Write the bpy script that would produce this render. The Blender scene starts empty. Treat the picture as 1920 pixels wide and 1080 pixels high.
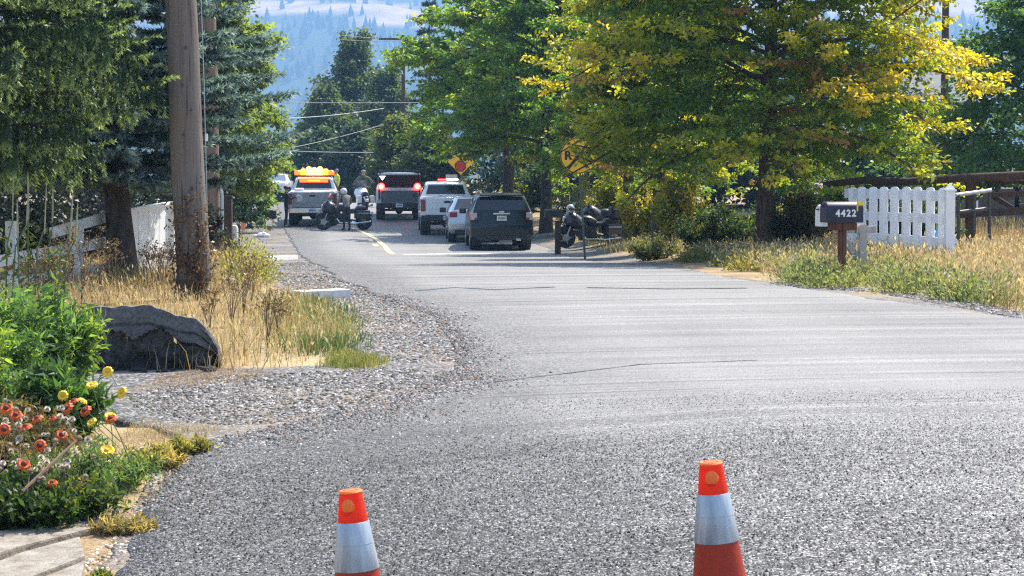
import bpy, bmesh, math, random
import numpy as np
from mathutils import Vector, Matrix, noise as mnoise

sc = bpy.context.scene
COL = sc.collection
R = math.radians

# ------------------------------------------------------------------ camera
FPX = 3733.0                       # focal length in pixels of a 1920 px wide frame (70 mm on 36 mm)
CAMZ = 1.65
PITCH = math.atan(210.0 / FPX)
cam = bpy.data.cameras.new("camera")
cam.lens = 70.0
cam.sensor_width = 36.0
cam.clip_start = 0.1
cam.clip_end = 20000.0
cam_o = bpy.data.objects.new("camera", cam)
cam_o.location = (0, 0, CAMZ)
cam_o.rotation_euler = (math.pi / 2 - PITCH, 0, 0)
COL.objects.link(cam_o)
sc.camera = cam_o

# ------------------------------------------------------------------ sky, sun, exposure
SUN_EL, SUN_AZ = R(54), R(40)     # azimuth measured from +Y (away from the camera) towards +X
w = bpy.data.worlds.new("World")
sc.world = w
w.use_nodes = True
nt = w.node_tree
for n in list(nt.nodes):
    nt.nodes.remove(n)
sky = nt.nodes.new("ShaderNodeTexSky")
sky.sky_type = 'NISHITA'
sky.sun_disc = False
sky.sun_elevation = SUN_EL
sky.sun_rotation = SUN_AZ
sky.dust_density = 2.0
bg = nt.nodes.new("ShaderNodeBackground")
bg.inputs["Strength"].default_value = 0.15
wo = nt.nodes.new("ShaderNodeOutputWorld")
nt.links.new(sky.outputs[0], bg.inputs[0])
nt.links.new(bg.outputs[0], wo.inputs[0])
sl = bpy.data.lights.new("sun", 'SUN')
sl.energy = 4.2
sl.angle = R(0.5)
sl.color = (1.0, 0.95, 0.86)
so = bpy.data.objects.new("sun", sl)
sd = Vector((math.sin(SUN_AZ) * math.cos(SUN_EL), math.cos(SUN_AZ) * math.cos(SUN_EL), math.sin(SUN_EL)))
so.rotation_euler = sd.to_track_quat('Z', 'Y').to_euler()
so.location = sd * 60
COL.objects.link(so)
vs = sc.view_settings
vs.view_transform = 'Standard'
vs.look = 'None'
vs.exposure = 1.32
vs.gamma = 1.0
vs.use_curve_mapping = False
sc.render.engine = 'CYCLES'
cy = sc.cycles
cy.max_bounces = 6
cy.diffuse_bounces = 3
cy.glossy_bounces = 2
cy.transmission_bounces = 4
cy.transparent_max_bounces = 8
cy.volume_bounces = 0
cy.use_denoising = False
try:
    cy.denoiser = 'OPENIMAGEDENOISE'
    cy.denoising_input_passes = 'RGB_ALBEDO_NORMAL'
except Exception:
    pass
cy.sample_clamp_indirect = 2.0
cy.use_adaptive_sampling = False
cy.filter_width = 1.25
cy.caustics_reflective = False
cy.caustics_refractive = False

# ------------------------------------------------------------------ helpers: objects
def link(o, parent=None):
    COL.objects.link(o)
    if parent is not None:
        o.parent = parent
    return o

def tag(o, label=None, cat=None, group=None, kind=None):
    if label: o["label"] = label
    if cat: o["category"] = cat
    if group: o["group"] = group
    if kind: o["kind"] = kind
    return o

def empty(name, loc=(0, 0, 0), rz=0.0, label=None, cat=None, group=None):
    o = bpy.data.objects.new(name, None)
    o.empty_display_size = 0.3
    o.location = loc
    o.rotation_euler = (0, 0, rz)
    link(o)
    return tag(o, label, cat, group)

def mesh_np(name, V, F, mat, parent=None, col=None, smooth=False):
    """one mesh object from numpy arrays; F is (n,3) or (n,4)"""
    V = np.asarray(V, dtype=np.float32)
    F = np.asarray(F, dtype=np.int32)
    k = F.shape[1]
    me = bpy.data.meshes.new(name)
    me.vertices.add(len(V))
    me.vertices.foreach_set("co", V.ravel())
    me.loops.add(F.size)
    me.loops.foreach_set("vertex_index", F.ravel())
    me.polygons.add(len(F))
    me.polygons.foreach_set("loop_start", np.arange(len(F), dtype=np.int32) * k)
    me.polygons.foreach_set("loop_total", np.full(len(F), k, dtype=np.int32))
    if col is not None:
        a = me.color_attributes.new("Col", 'FLOAT_COLOR', 'POINT')
        c4 = np.ones((len(V), 4), dtype=np.float32)
        c4[:, :3] = col
        a.data.foreach_set("color", c4.ravel())
    me.update(calc_edges=True)
    if smooth:
        me.polygons.foreach_set("use_smooth", np.ones(len(F), dtype=bool))
    me.materials.append(mat)
    o = bpy.data.objects.new(name, me)
    return link(o, parent)

class MB:
    """collects simple solids and links them as one mesh object"""
    def __init__(self):
        self.v, self.f, self.m = [], [], []
    def add(self, vs, fs, mi=0):
        b = len(self.v)
        self.v += [tuple(p) for p in vs]
        self.f += [tuple(i + b for i in q) for q in fs]
        self.m += [mi] * len(fs)
    def box(self, c, s, rot=None, mi=0, taper=1.0):
        hx, hy, hz = s[0] / 2, s[1] / 2, s[2] / 2
        P = []
        for z, t in ((-hz, 1.0), (hz, taper)):
            P += [Vector((-hx * t, -hy * t, z)), Vector((hx * t, -hy * t, z)), Vector((hx * t, hy * t, z)), Vector((-hx * t, hy * t, z))]
        if rot is not None:
            P = [rot @ p for p in P]
        c = Vector(c)
        self.add([p + c for p in P], [(3, 2, 1, 0), (4, 5, 6, 7), (0, 1, 5, 4), (1, 2, 6, 5), (2, 3, 7, 6), (3, 0, 4, 7)], mi)
        return self
    def beam(self, a, b, wx, wz, mi=0, up=(0, 0, 1)):
        a, b = Vector(a), Vector(b)
        d = b - a
        y = d.normalized()
        x = y.cross(Vector(up))
        if x.length < 1e-4: x = Vector((1, 0, 0))
        x.normalize()
        z = x.cross(y)
        self.box((a + b) / 2, (wx, d.length, wz), Matrix((x, y, z)).transposed(), mi)
        return self
    def tube(self, pts, rad, n=8, mi=0, cap=True):
        pts = [Vector(p) for p in pts]
        if not hasattr(rad, '__len__'): rad = [rad] * len(pts)
        rings, up = [], Vector((0.31, 0.17, 0.93))
        for i, p in enumerate(pts):
            t = (pts[min(i + 1, len(pts) - 1)] - pts[max(i - 1, 0)])
            t = t.normalized() if t.length > 1e-9 else Vector((0, 0, 1))
            x = t.cross(up)
            if x.length < 0.05: x = t.cross(Vector((1, 0, 0)))
            x.normalize()
            y = x.cross(t)
            up = y
            rings.append([p + (x * math.cos(2 * math.pi * k / n) + y * math.sin(2 * math.pi * k / n)) * rad[i] for k in range(n)])
        vs = [q for r in rings for q in r]
        fs = []
        for i in range(len(pts) - 1):
            for k in range(n):
                k2 = (k + 1) % n
                fs.append((i * n + k, i * n + k2, (i + 1) * n + k2, (i + 1) * n + k))
        if cap:
            fs.append(tuple(range(n - 1, -1, -1)))
            fs.append(tuple((len(pts) - 1) * n + k for k in range(n)))
        self.add(vs, fs, mi)
        return self
    def lathe(self, prof, n=24, c=(0, 0, 0), axis='Z', mi=0, cap=True):
        c = Vector(c)
        vs = []
        for r, h in prof:
            for k in range(n):
                a = 2 * math.pi * k / n
                if axis == 'Z': p = Vector((r * math.cos(a), r * math.sin(a), h))
                elif axis == 'X': p = Vector((h, r * math.cos(a), r * math.sin(a)))
                else: p = Vector((r * math.sin(a), h, r * math.cos(a)))
                vs.append(p + c)
        fs = []
        for i in range(len(prof) - 1):
            for k in range(n):
                k2 = (k + 1) % n
                fs.append((i * n + k, i * n + k2, (i + 1) * n + k2, (i + 1) * n + k))
        if cap:
            fs.append(tuple(range(n - 1, -1, -1)))
            fs.append(tuple((len(prof) - 1) * n + k for k in range(n)))
        self.add(vs, fs, mi)
        return self
    def loft(self, rings, mi=0, cap=True):
        n = len(rings[0])
        vs = [p for r in rings for p in r]
        fs = []
        for i in range(len(rings) - 1):
            for k in range(n):
                k2 = (k + 1) % n
                fs.append((i * n + k, i * n + k2, (i + 1) * n + k2, (i + 1) * n + k))
        if cap:
            fs.append(tuple(range(n - 1, -1, -1)))
            fs.append(tuple((len(rings) - 1) * n + k for k in range(n)))
        self.add(vs, fs, mi)
        return self
    def prism(self, poly, y0, y1, mi=0):
        """polygon in XZ extruded along Y"""
        n = len(poly)
        vs = [(x, y0, z) for x, z in poly] + [(x, y1, z) for x, z in poly]
        fs = [tuple(range(n)), tuple(range(2 * n - 1, n - 1, -1))]
        for k in range(n):
            k2 = (k + 1) % n
            fs.append((k2, k, n + k, n + k2))
        self.add(vs, fs, mi)
        return self
    def ball(self, c, r, n=10, mi=0):
        rx, ry, rz = r if hasattr(r, '__len__') else (r, r, r)
        m = max(4, n // 2 + 1)
        prof = []
        vs, fs = [], []
        for i in range(m + 1):
            t = math.pi * i / m
            for k in range(n):
                a = 2 * math.pi * k / n
                s = max(math.sin(t), 0.02)
                vs.append((c[0] + rx * s * math.cos(a), c[1] + ry * s * math.sin(a), c[2] - rz * math.cos(t)))
        for i in range(m):
            for k in range(n):
                k2 = (k + 1) % n
                fs.append((i * n + k, i * n + k2, (i + 1) * n + k2, (i + 1) * n + k))
        self.add(vs, fs, mi)
        return self
    def mesh(self, name, mats, smooth=None, bevel=None):
        me = bpy.data.meshes.new(name)
        me.from_pydata(self.v, [], self.f)
        mats = mats if isinstance(mats, (list, tuple)) else [mats]
        for m in mats: me.materials.append(m)
        if len(mats) > 1:
            me.polygons.foreach_set("material_index", self.m)
        bm = bmesh.new()
        bm.from_mesh(me)
        bmesh.ops.recalc_face_normals(bm, faces=bm.faces)
        if bevel:
            ed = [e for e in bm.edges if len(e.link_faces) == 2 and e.calc_face_angle(0) > R(35)]
            try:
                bmesh.ops.bevel(bm, geom=ed, offset=bevel, segments=2, affect='EDGES', profile=0.7, clamp_overlap=True)
            except Exception:
                pass
        bm.to_mesh(me)
        bm.free()
        if smooth is not None:
            me.polygons.foreach_set("use_smooth", [True] * len(me.polygons))
            me.set_sharp_from_angle(angle=R(smooth))
        me.update()
        return me
    def build(self, name, mats, parent=None, smooth=None, bevel=None):
        return link(bpy.data.objects.new(name, self.mesh(name, mats, smooth, bevel)), parent)

def children(o):
    return [c for c in bpy.data.objects if c.parent == o]

def copy_tree(o, parent=None, kids=None):
    if kids is None:
        kids = {}
        for c in bpy.data.objects:
            if c.parent is not None: kids.setdefault(c.parent.name, []).append(c)
    c = o.copy()
    COL.objects.link(c)
    if parent is not None: c.parent = parent
    for ch in kids.get(o.name, []):
        copy_tree(ch, c, kids)
    return c

def text_mesh(name, body, size, mat, parent=None, depth=0.002, loc=(0, 0, 0), rot=(0, 0, 0), bold=0.0, align='CENTER'):
    cu = bpy.data.curves.new(name, 'FONT')
    cu.body = body
    cu.size = size
    cu.extrude = depth
    cu.offset = bold
    cu.align_x = align
    cu.align_y = 'CENTER'
    cu.resolution_u = 3
    to = bpy.data.objects.new(name + "_curve", cu)
    COL.objects.link(to)
    dg = bpy.context.evaluated_depsgraph_get()
    me = bpy.data.meshes.new_from_object(to.evaluated_get(dg))
    bpy.data.objects.remove(to)
    bpy.data.curves.remove(cu)
    me.materials.clear()
    me.materials.append(mat)
    me.name = name
    o = bpy.data.objects.new(name, me)
    o.location = loc
    o.rotation_euler = rot
    return link(o, parent)

# ------------------------------------------------------------------ helpers: materials
class NT:
    def __init__(self, name):
        self.mat = bpy.data.materials.new(name)
        self.mat.use_nodes = True
        self.t = self.mat.node_tree
        for n in list(self.t.nodes): self.t.nodes.remove(n)
        self.out = self.t.nodes.new("ShaderNodeOutputMaterial")
        self._co = None
    def n(self, typ, **kw):
        nd = self.t.nodes.new(typ)
        for k, v in kw.items(): setattr(nd, k, v)
        return nd
    def set(self, sock, v):
        if v is None: return
        if hasattr(v, 'is_output') or isinstance(v, bpy.types.NodeSocket): self.t.links.new(v, sock)
        else:
            if hasattr(v, '__len__') and len(v) == 3 and len(sock.default_value) == 4: v = (*v, 1)
            sock.default_value = v
    def co(self):
        if self._co is None:
            self._co = self.n("ShaderNodeTexCoord").outputs["Object"]
        return self._co
    def mapping(self, scale=(1, 1, 1), loc=(0, 0, 0), rot=(0, 0, 0), vec=None):
        m = self.n("ShaderNodeMapping")
        self.set(m.inputs["Vector"], vec or self.co())
        m.inputs["Scale"].default_value = scale
        m.inputs["Location"].default_value = loc
        m.inputs["Rotation"].default_value = rot
        return m.outputs[0]
    def noise(self, scale, detail=3, rough=0.55, vec=None, dist=0.0, out="Fac"):
        d = self.n("ShaderNodeTexNoise")
        self.set(d.inputs["Vector"], vec or self.co())
        d.inputs["Scale"].default_value = scale
        d.inputs["Detail"].default_value = detail
        d.inputs["Roughness"].default_value = rough
        d.inputs["Distortion"].default_value = dist
        return d.outputs[out]
    def voronoi(self, scale, vec=None, feature='F1', out="Distance", rnd=1.0):
        d = self.n("ShaderNodeTexVoronoi", feature=feature)
        self.set(d.inputs["Vector"], vec or self.co())
        d.inputs["Scale"].default_value = scale
        d.inputs["Randomness"].default_value = rnd
        return d.outputs[out]
    def ramp(self, fac, stops, interp='LINEAR'):
        r = self.n("ShaderNodeValToRGB")
        r.color_ramp.interpolation = interp
        e = r.color_ramp.elements
        while len(e) < len(stops): e.new(0.5)
        for i, (p, c) in enumerate(stops):
            e[i].position = p
            if not hasattr(c, '__len__'): c = (c, c, c)
            e[i].color = (*c[:3], 1)
        self.set(r.inputs[0], fac)
        return r.outputs[0]
    def mix(self, fac, a, b, blend='MIX'):
        m = self.n("ShaderNodeMix", data_type='RGBA', blend_type=blend)
        self.set(m.inputs[0], fac)
        self.set(m.inputs[6], a)
        self.set(m.inputs[7], b)
        return m.outputs[2]
    def math(self, op, a, b=None, c=None, clamp=False):
        m = self.n("ShaderNodeMath", operation=op)
        m.use_clamp = clamp
        self.set(m.inputs[0], a)
        if b is not None: self.set(m.inputs[1], b)
        if c is not None: self.set(m.inputs[2], c)
        return m.outputs[0]
    def sep(self, vec=None):
        s = self.n("ShaderNodeSeparateXYZ")
        self.set(s.inputs[0], vec or self.co())
        return s.outputs
    def comb(self, x, y, z):
        s = self.n("ShaderNodeCombineXYZ")
        for i, v in enumerate((x, y, z)): self.set(s.inputs[i], v)
        return s.outputs[0]
    def bump(self, h, strength=0.4, dist=0.02, normal=None):
        b = self.n("ShaderNodeBump")
        b.inputs["Strength"].default_value = strength
        b.inputs["Distance"].default_value = dist
        self.set(b.inputs["Height"], h)
        if normal is not None: self.set(b.inputs["Normal"], normal)
        return b.outputs[0]
    def bsdf(self, color, rough=0.6, metal=0.0, normal=None, spec=0.5, emit=None, emit_s=0.0, coat=0.0, alpha=None, trans=0.0):
        p = self.n("ShaderNodeBsdfPrincipled")
        self.set(p.inputs["Base Color"], color)
        self.set(p.inputs["Roughness"], rough)
        self.set(p.inputs["Metallic"], metal)
        p.inputs["Specular IOR Level"].default_value = spec
        p.inputs["Coat Weight"].default_value = coat
        p.inputs["Coat Roughness"].default_value = 0.06
        p.inputs["Transmission Weight"].default_value = trans
        if normal is not None: self.set(p.inputs["Normal"], normal)
        if emit is not None:
            self.set(p.inputs["Emission Color"], emit)
            p.inputs["Emission Strength"].default_value = emit_s
        return p.outputs[0]
    def done(self, shader):
        self.t.links.new(shader, self.out.inputs["Surface"])
        return self.mat

def flat(name, c, rough=0.55, metal=0.0, var=0.15, scale=6.0, bump=0.0, bscale=40.0, spec=0.5, coat=0.0, emit=None, emit_s=0.0):
    t = NT(name)
    col = c
    if var > 0:
        f = t.noise(scale, 4, 0.6)
        col = t.ramp(f, [(0.25, tuple(x * (1 - var) for x in c)), (0.75, tuple(min(1, x * (1 + var)) for x in c))])
    nm = None
    if bump > 0: nm = t.bump(t.noise(bscale, 3), bump, 0.01)
    return t.done(t.bsdf(col, rough, metal, nm, spec, emit, emit_s, coat))

def leaf_material(name, trans=0.45, tint=(1.25, 1.2, 0.5), rough=0.45, spec=0.35):
    t = NT(name)
    a = t.n("ShaderNodeAttribute", attribute_name="Col").outputs["Color"]
    p = t.bsdf(a, rough, 0, None, spec)
    tl = t.n("ShaderNodeBsdfTranslucent")
    t.set(tl.inputs["Color"], t.mix(1.0, a, tint, 'MULTIPLY'))
    m = t.n("ShaderNodeMixShader")
    m.inputs[0].default_value = trans
    t.t.links.new(p, m.inputs[1])
    t.t.links.new(tl.outputs[0], m.inputs[2])
    return t.done(m.outputs[0])

# ------------------------------------------------------------------ the lie of the land
_PY = [-60, 0, 7, 16, 22, 28, 34, 45, 55, 62, 73, 80, 88, 95, 100, 106, 130, 170, 300, 600, 1200, 9000]
_PZ = [0, 0, 0, 0.0, 0.10, 0.22, 0.12, -0.30, -0.60, -0.70, -0.55, -0.40, -0.10, 0.20, 0.28, 0.22, -0.25, -0.3, -1, -2, -4, -4]
_ty = np.arange(-60, 400, 0.25)
_tz = np.interp(_ty, _PY, _PZ)
_k = np.exp(-0.5 * (np.arange(-16, 17) / 6.0) ** 2); _k /= _k.sum()
_tz = np.convolve(np.pad(_tz, 16, mode='edge'), _k, mode='valid')
_VY = [-60, 15, 28, 33, 40, 50, 62, 80, 97, 130, 300, 9000]
_VZ = [0.05, 0.10, 0.25, 0.27, 0.18, 0.15, 0.0, -0.2, 0.25, 0.0, -0.6, -4]
XR_Y = [-60, 8, 10, 17, 21, 25, 28, 35, 50, 62, 80, 95, 130, 180, 300]
XR_X = [18, 18, 16, 8.5, 5.7, 4.1, 3.1, 2.1, 1.7, 1.3, -0.8, -2.9, -8.2, -18, -55]
XL_Y = [-60, 3, 8, 10, 11.8, 13.0, 13.7, 14.4, 15.5, 16.6, 18.5, 22, 25, 28, 35, 45, 50, 62, 73, 80, 95, 130, 180, 300]
XL_X = [-1.6, -1.5, -1.7, -1.9, -2.05, -1.85, -1.3, -0.95, -0.6, -0.4, -0.45, -0.8, -1.7, -2.5, -3.4, -4.6, -5.15, -6.7, -8.2, -9.2, -11.2, -16, -26, -63]
GL_Y = [-60, 3, 8, 10, 12, 13.2, 14.0, 14.5, 14.9, 16.0, 16.4, 16.8, 17.2, 19, 22, 25, 28, 34, 45, 62, 80, 95, 130, 300]
GL_X = [-1.6, -1.52, -1.72, -1.95, -2.12, -2.2, -2.9, -6.5, -7, -7, -5, -2.6, -1.3, -1.6, -1.9, -2.8, -3.5, -4.6, -6.0, -8.8, -11.6, -13.2, -18.5, -66]
GR_Y = [-60, 8, 10, 17, 21, 24, 27, 30, 35, 40, 62, 80, 130, 300]
GR_X = [19, 19, 17, 9.2, 6.2, 5.2, 3.6, 2.9, 2.9, 3.0, 2.9, 0.4, -7.0, -53]

def _sm(a, b, x):
    t = np.clip((x - a) / (b - a), 0, 1)
    return t * t * (3 - 2 * t)

def gz(x, y):
    x = np.asarray(x, dtype=float); y = np.asarray(y, dtype=float)
    zr = np.where(y < 395, np.interp(y, _ty, _tz), np.interp(y, _PY, _PZ))
    near = np.clip(x, -2.2, 1.6) * 0.08 * (1 - _sm(8.5, 17, y))
    xr = np.interp(y, XR_Y, XR_X)
    wv = _sm(0.3, 4.5, x - xr) * _sm(14, 22, y)
    zv = np.interp(y, _VY, _VZ)
    return (zr + near) * (1 - wv) + zv * wv

def ray(px, py):
    c, s = math.cos(PITCH), math.sin(PITCH)
    f = Vector((0, c, -s)); u = Vector((0, s, c))
    return f * FPX + Vector((1, 0, 0)) * (px - 960) + u * (540 - py)

def P(px, py, d):
    """world point seen at photo pixel (px,py) at distance d in front of the camera"""
    r = ray(px, py)
    r = r * (d / r.y)
    return Vector((r.x, r.y, r.z + CAMZ))

def S(d):
    return FPX / d * 1.0

def U(px, py):
    """point of the ground seen at photo pixel (px,py)"""
    r = ray(px, py); r = r / r.y
    ds = np.concatenate([np.arange(3, 60, 0.05), np.arange(60, 300, 0.25)])
    g = gz(r.x * ds, ds) - (CAMZ + r.z * ds)
    i = int(np.argmax(g > 0))
    d = ds[i]
    return Vector((r.x * d, d, float(gz(r.x * d, d))))

def G(px, d, dz=0.0):
    """ground point in the direction of photo column px at distance d"""
    x = (px - 960) / FPX * d
    return Vector((x, d, float(gz(x, d)) + dz))

def inpoly(x, y, poly):
    poly = np.asarray(poly)
    r = np.zeros(len(x), dtype=bool)
    n = len(poly)
    for i in range(n):
        x0, y0 = poly[i]; x1, y1 = poly[(i + 1) % n]
        c = ((y0 > y) != (y1 > y)) & (x < (x1 - x0) * (y - y0) / (y1 - y0 + 1e-12) + x0)
        r ^= c
    return r

def scatter(rng, poly, n):
    poly = np.asarray(poly)
    lo, hi = poly.min(0), poly.max(0)
    xs, ys = np.empty(0), np.empty(0)
    while len(xs) < n:
        x = rng.uniform(lo[0], hi[0], n * 2); y = rng.uniform(lo[1], hi[1], n * 2)
        m = inpoly(x, y, poly)
        xs = np.concatenate([xs, x[m]]); ys = np.concatenate([ys, y[m]])
    return xs[:n], ys[:n]

def ground_poly(pts):
    return [(U(a, b).x, U(a, b).y) for a, b in pts]

def vnoise(x, y, s, seed=0.0):
    """cheap smooth 2-D noise for numpy arrays, about -1..1"""
    x = np.asarray(x) * s + seed * 13.7; y = np.asarray(y) * s - seed * 7.3
    return (np.sin(x * 1.7 + 1.3 * np.sin(y * 1.1 + seed)) + np.sin(y * 1.9 + 1.7 * np.sin(x * 0.8 + 2.1)) + np.sin((x + y) * 1.3 + 0.9 * np.sin(x * 2.3 - y * 1.4))) / 3

# ================================================================== THE SETTING
rng = np.random.default_rng(7)
random.seed(7)

# ---- asphalt (chip seal): every chip has its own grey, worn wheel streaks, a newer dark apron
def asphalt():
    t = NT("chip_seal")
    co = t.co()
    warp = t.n("ShaderNodeVectorMath", operation='MULTIPLY_ADD')
    t.set(warp.inputs[0], t.noise(90, 2, out="Color")); warp.inputs[1].default_value = (0.01, 0.01, 0.01)
    t.set(warp.inputs[2], co)
    x, y, z = t.sep(co)
    v1 = t.n("ShaderNodeTexVoronoi"); v1.inputs["Scale"].default_value = 80
    t.set(v1.inputs["Vector"], warp.outputs[0])
    chip = t.sep(v1.outputs["Color"])[0]
    chips = t.ramp(chip, [(0.0, 0.02), (0.30, 0.06), (0.55, 0.14), (0.78, 0.30), (1.0, 0.62)])
    crev = t.ramp(v1.outputs["Distance"], [(0.35, 1.0), (0.75, 0.30)])
    chips = t.mix(1.0, chips, crev, 'MULTIPLY')
    # traffic turning in from the side road: long arcs about a point down the side road
    dx = t.math('SUBTRACT', x, 8.0); dy = t.math('ADD', y, 14.0)
    rr = t.math('SQRT', t.math('ADD', t.math('MULTIPLY', dx, dx), t.math('MULTIPLY', dy, dy)))
    th = t.math('ARCTAN2', dy, dx)
    arc = t.noise(1.0, 4, 0.62, t.comb(t.math('MULTIPLY', rr, 1.7), t.math('MULTIPLY', th, 2.2), 0.0))
    arc2 = t.noise(1.0, 2, 0.5, t.comb(t.math('MULTIPLY', rr, 5.0), t.math('MULTIPLY', th, 3.0), 4.0))
    # wheel paths along the road
    along = t.math('ADD', x, t.math('MULTIPLY', y, 0.12))
    lane = t.noise(1.0, 2, 0.5, t.comb(t.math('MULTIPLY', along, 0.9), t.math('MULTIPLY', y, 0.03), 2.0))
    big = t.noise(0.35, 3)
    wear = t.math('ADD', t.math('MULTIPLY', arc, 0.55), t.math('ADD', t.math('MULTIPLY', lane, 0.25), t.math('MULTIPLY', big, 0.30)))
    k = t.ramp(wear, [(0.36, 0.50), (0.45, 0.86), (0.60, 1.12), (0.75, 1.35)])
    k2 = t.ramp(arc2, [(0.30, 0.55), (0.37, 1.0), (0.52, 1.0), (0.60, 1.25), (0.64, 1.0)])
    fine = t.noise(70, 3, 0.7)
    worn_sheen = t.ramp(fine, [(0.30, 0.07), (0.5, 0.165), (0.7, 0.29)])  # smoother worn far surface, with grazing sheen also put into its grey
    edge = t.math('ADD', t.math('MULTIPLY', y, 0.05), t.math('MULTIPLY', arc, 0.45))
    chips = t.mix(t.ramp(edge, [(0.65, 0.0), (1.45, 0.9)]), chips, worn_sheen)
    c = t.mix(1.0, chips, k, 'MULTIPLY')
    c = t.mix(1.0, c, k2, 'MULTIPLY')
    # dark newer apron near left
    side = t.math('ADD', t.math('MULTIPLY', x, 0.55), t.math('MULTIPLY', t.math('SUBTRACT', y, 11.0), 0.07))
    side = t.math('ADD', side, t.math('MULTIPLY', t.noise(1.1, 4), 0.9))
    kd = t.ramp(side, [(0.05, 0.48), (0.55, 0.72), (1.0, 1.0)])
    c = t.mix(1.0, c, kd, 'MULTIPLY')
    ed = t.sep(t.n("ShaderNodeAttribute", attribute_name="Col").outputs["Color"])[0]
    ed = t.math('ADD', ed, t.math('MULTIPLY', t.math('SUBTRACT', t.noise(2.2, 4, 0.65), 0.5), 0.28))
    grit = t.ramp(chip, [(0.0, 0.02), (0.4, 0.05), (0.7, 0.13), (1.0, 0.34)])
    c = t.mix(t.ramp(ed, [(0.02, 0.92), (0.14, 0.6), (0.34, 0.0)]), c, grit)
    lum = t.mix(0.9, c, (1.12, 1.07, 1.01), 'MULTIPLY')
    h = t.math('ADD', t.math('MULTIPLY', v1.outputs["Distance"], -1.0), t.math('MULTIPLY', t.noise(160, 2), 0.4))
    far = t.ramp(t.math('MULTIPLY', y, 0.01), [(0.10, 1.0), (0.45, 0.12)])
    b = t.n("ShaderNodeBump"); b.inputs["Distance"].default_value = 0.008
    t.set(b.inputs["Strength"], t.math('MULTIPLY', far, 0.6)); t.set(b.inputs["Height"], h)
    return t.done(t.bsdf(lum, 0.78, 0, b.outputs[0], 0.28))

def gravel_mat():
    t = NT("gravel_bed")
    v = t.n("ShaderNodeTexVoronoi"); v.inputs["Scale"].default_value = 42
    t.set(v.inputs["Vector"], t.co())
    c = t.ramp(t.sep(v.outputs["Color"])[0], [(0, 0.04), (0.4, 0.11), (0.75, 0.22), (1, 0.42)])
    c = t.mix(1.0, c, t.ramp(v.outputs["Distance"], [(0.35, 1.0), (0.8, 0.35)]), 'MULTIPLY')
    c = t.mix(t.ramp(t.noise(0.9, 4), [(0.42, 0.0), (0.68, 0.75)]), c, (0.27, 0.21, 0.15))
    c = t.mix(1.0, c, (1.0, 0.97, 0.93), 'MULTIPLY')
    return t.done(t.bsdf(c, 0.8, 0, t.bump(t.math('MULTIPLY', v.outputs["Distance"], -1.0), 0.8, 0.012), 0.3))

def soil():
    t = NT("dry_soil")
    f = t.noise(0.7, 6, 0.6)
    c = t.ramp(f, [(0.3, (0.20, 0.135, 0.08)), (0.5, (0.36, 0.26, 0.14)), (0.66, (0.46, 0.36, 0.20)), (0.8, (0.22, 0.23, 0.09))])
    g = t.noise(55, 3)
    c = t.mix(0.75, c, t.ramp(g, [(0.3, 0.35), (0.6, 1.0), (0.8, 1.4)]), 'MULTIPLY')
    return t.done(t.bsdf(c, 0.9, 0, t.bump(g, 0.6, 0.02), 0.15))

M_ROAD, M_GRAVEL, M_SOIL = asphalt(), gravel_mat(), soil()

def strip(name, rows, fl, fr, ncol, dz, mat, skirt=0.05, jitter=0.0, seed=1.0, edge=False):
    """sheet lying on the land between two edge curves"""
    y = np.asarray(rows)
    jl = jitter * (vnoise(y, y * 0 + seed, 2.3, seed) + 0.6 * vnoise(y, y * 0, 7.0, seed + 2))
    jr = jitter * (vnoise(y, y * 0 + seed, 2.1, seed + 5) + 0.6 * vnoise(y, y * 0, 6.1, seed + 9))
    xl, xr = fl(y) + jl, fr(y) + jr
    tt = np.linspace(0, 1, ncol)
    X = xl[:, None] + (xr - xl)[:, None] * tt[None, :]
    Y = np.repeat(y[:, None], ncol, 1)
    Z = gz(X, Y) + dz
    X = np.concatenate([X[:, :1], X, X[:, -1:]], 1); Y = np.concatenate([Y[:, :1], Y, Y[:, -1:]], 1)
    Z = np.concatenate([Z[:, :1] - skirt, Z, Z[:, -1:] - skirt], 1)
    m = ncol + 2
    V = np.stack([X, Y, Z], -1).reshape(-1, 3)
    i = np.arange(len(y) - 1)[:, None] * m + np.arange(m - 1)[None, :]
    F = np.stack([i, i + 1, i + m + 1, i + m], -1).reshape(-1, 4)
    dist = None
    if edge:       # metres in from the left edge, for the grit that collects there
        dd = np.clip((X - X[:, :1]) / 4.0, 0, 1).reshape(-1)
        dist = np.repeat(dd[:, None], 3, 1)
    return mesh_np(name, V, F, mat, smooth=True, col=dist)

ip = lambda a, b: (lambda y: np.interp(y, a, b))
rows = np.concatenate([np.arange(-12, 3, 0.5), np.arange(3, 32, 0.12), np.arange(32, 140, 0.5), np.arange(140, 300, 4)])
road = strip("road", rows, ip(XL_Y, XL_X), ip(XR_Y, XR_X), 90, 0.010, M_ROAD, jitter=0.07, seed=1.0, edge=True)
tag(road, "worn grey chip seal road with an intersection in front", kind="structure")
grows = np.concatenate([np.arange(3, 32, 0.12), np.arange(32, 140, 0.5)])
gl = strip("gravel_shoulder", grows, ip(GL_Y, GL_X), lambda y: np.interp(y, XL_Y, XL_X) + 0.6, 20, 0.0, M_GRAVEL, jitter=0.06, seed=3.0)
tag(gl, "grey gravel shoulder and driveway apron on the left of the road", kind="structure")
grr = grows[grows > 9]
gr = strip("gravel_shoulder", grr, lambda y: np.interp(y, XR_Y, XR_X) - 0.6, ip(GR_Y, GR_X), 12, 0.0, M_GRAVEL, jitter=0.08, seed=6.0)
tag(gr, "narrow stony shoulder along the right road edge", kind="structure")

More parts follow.
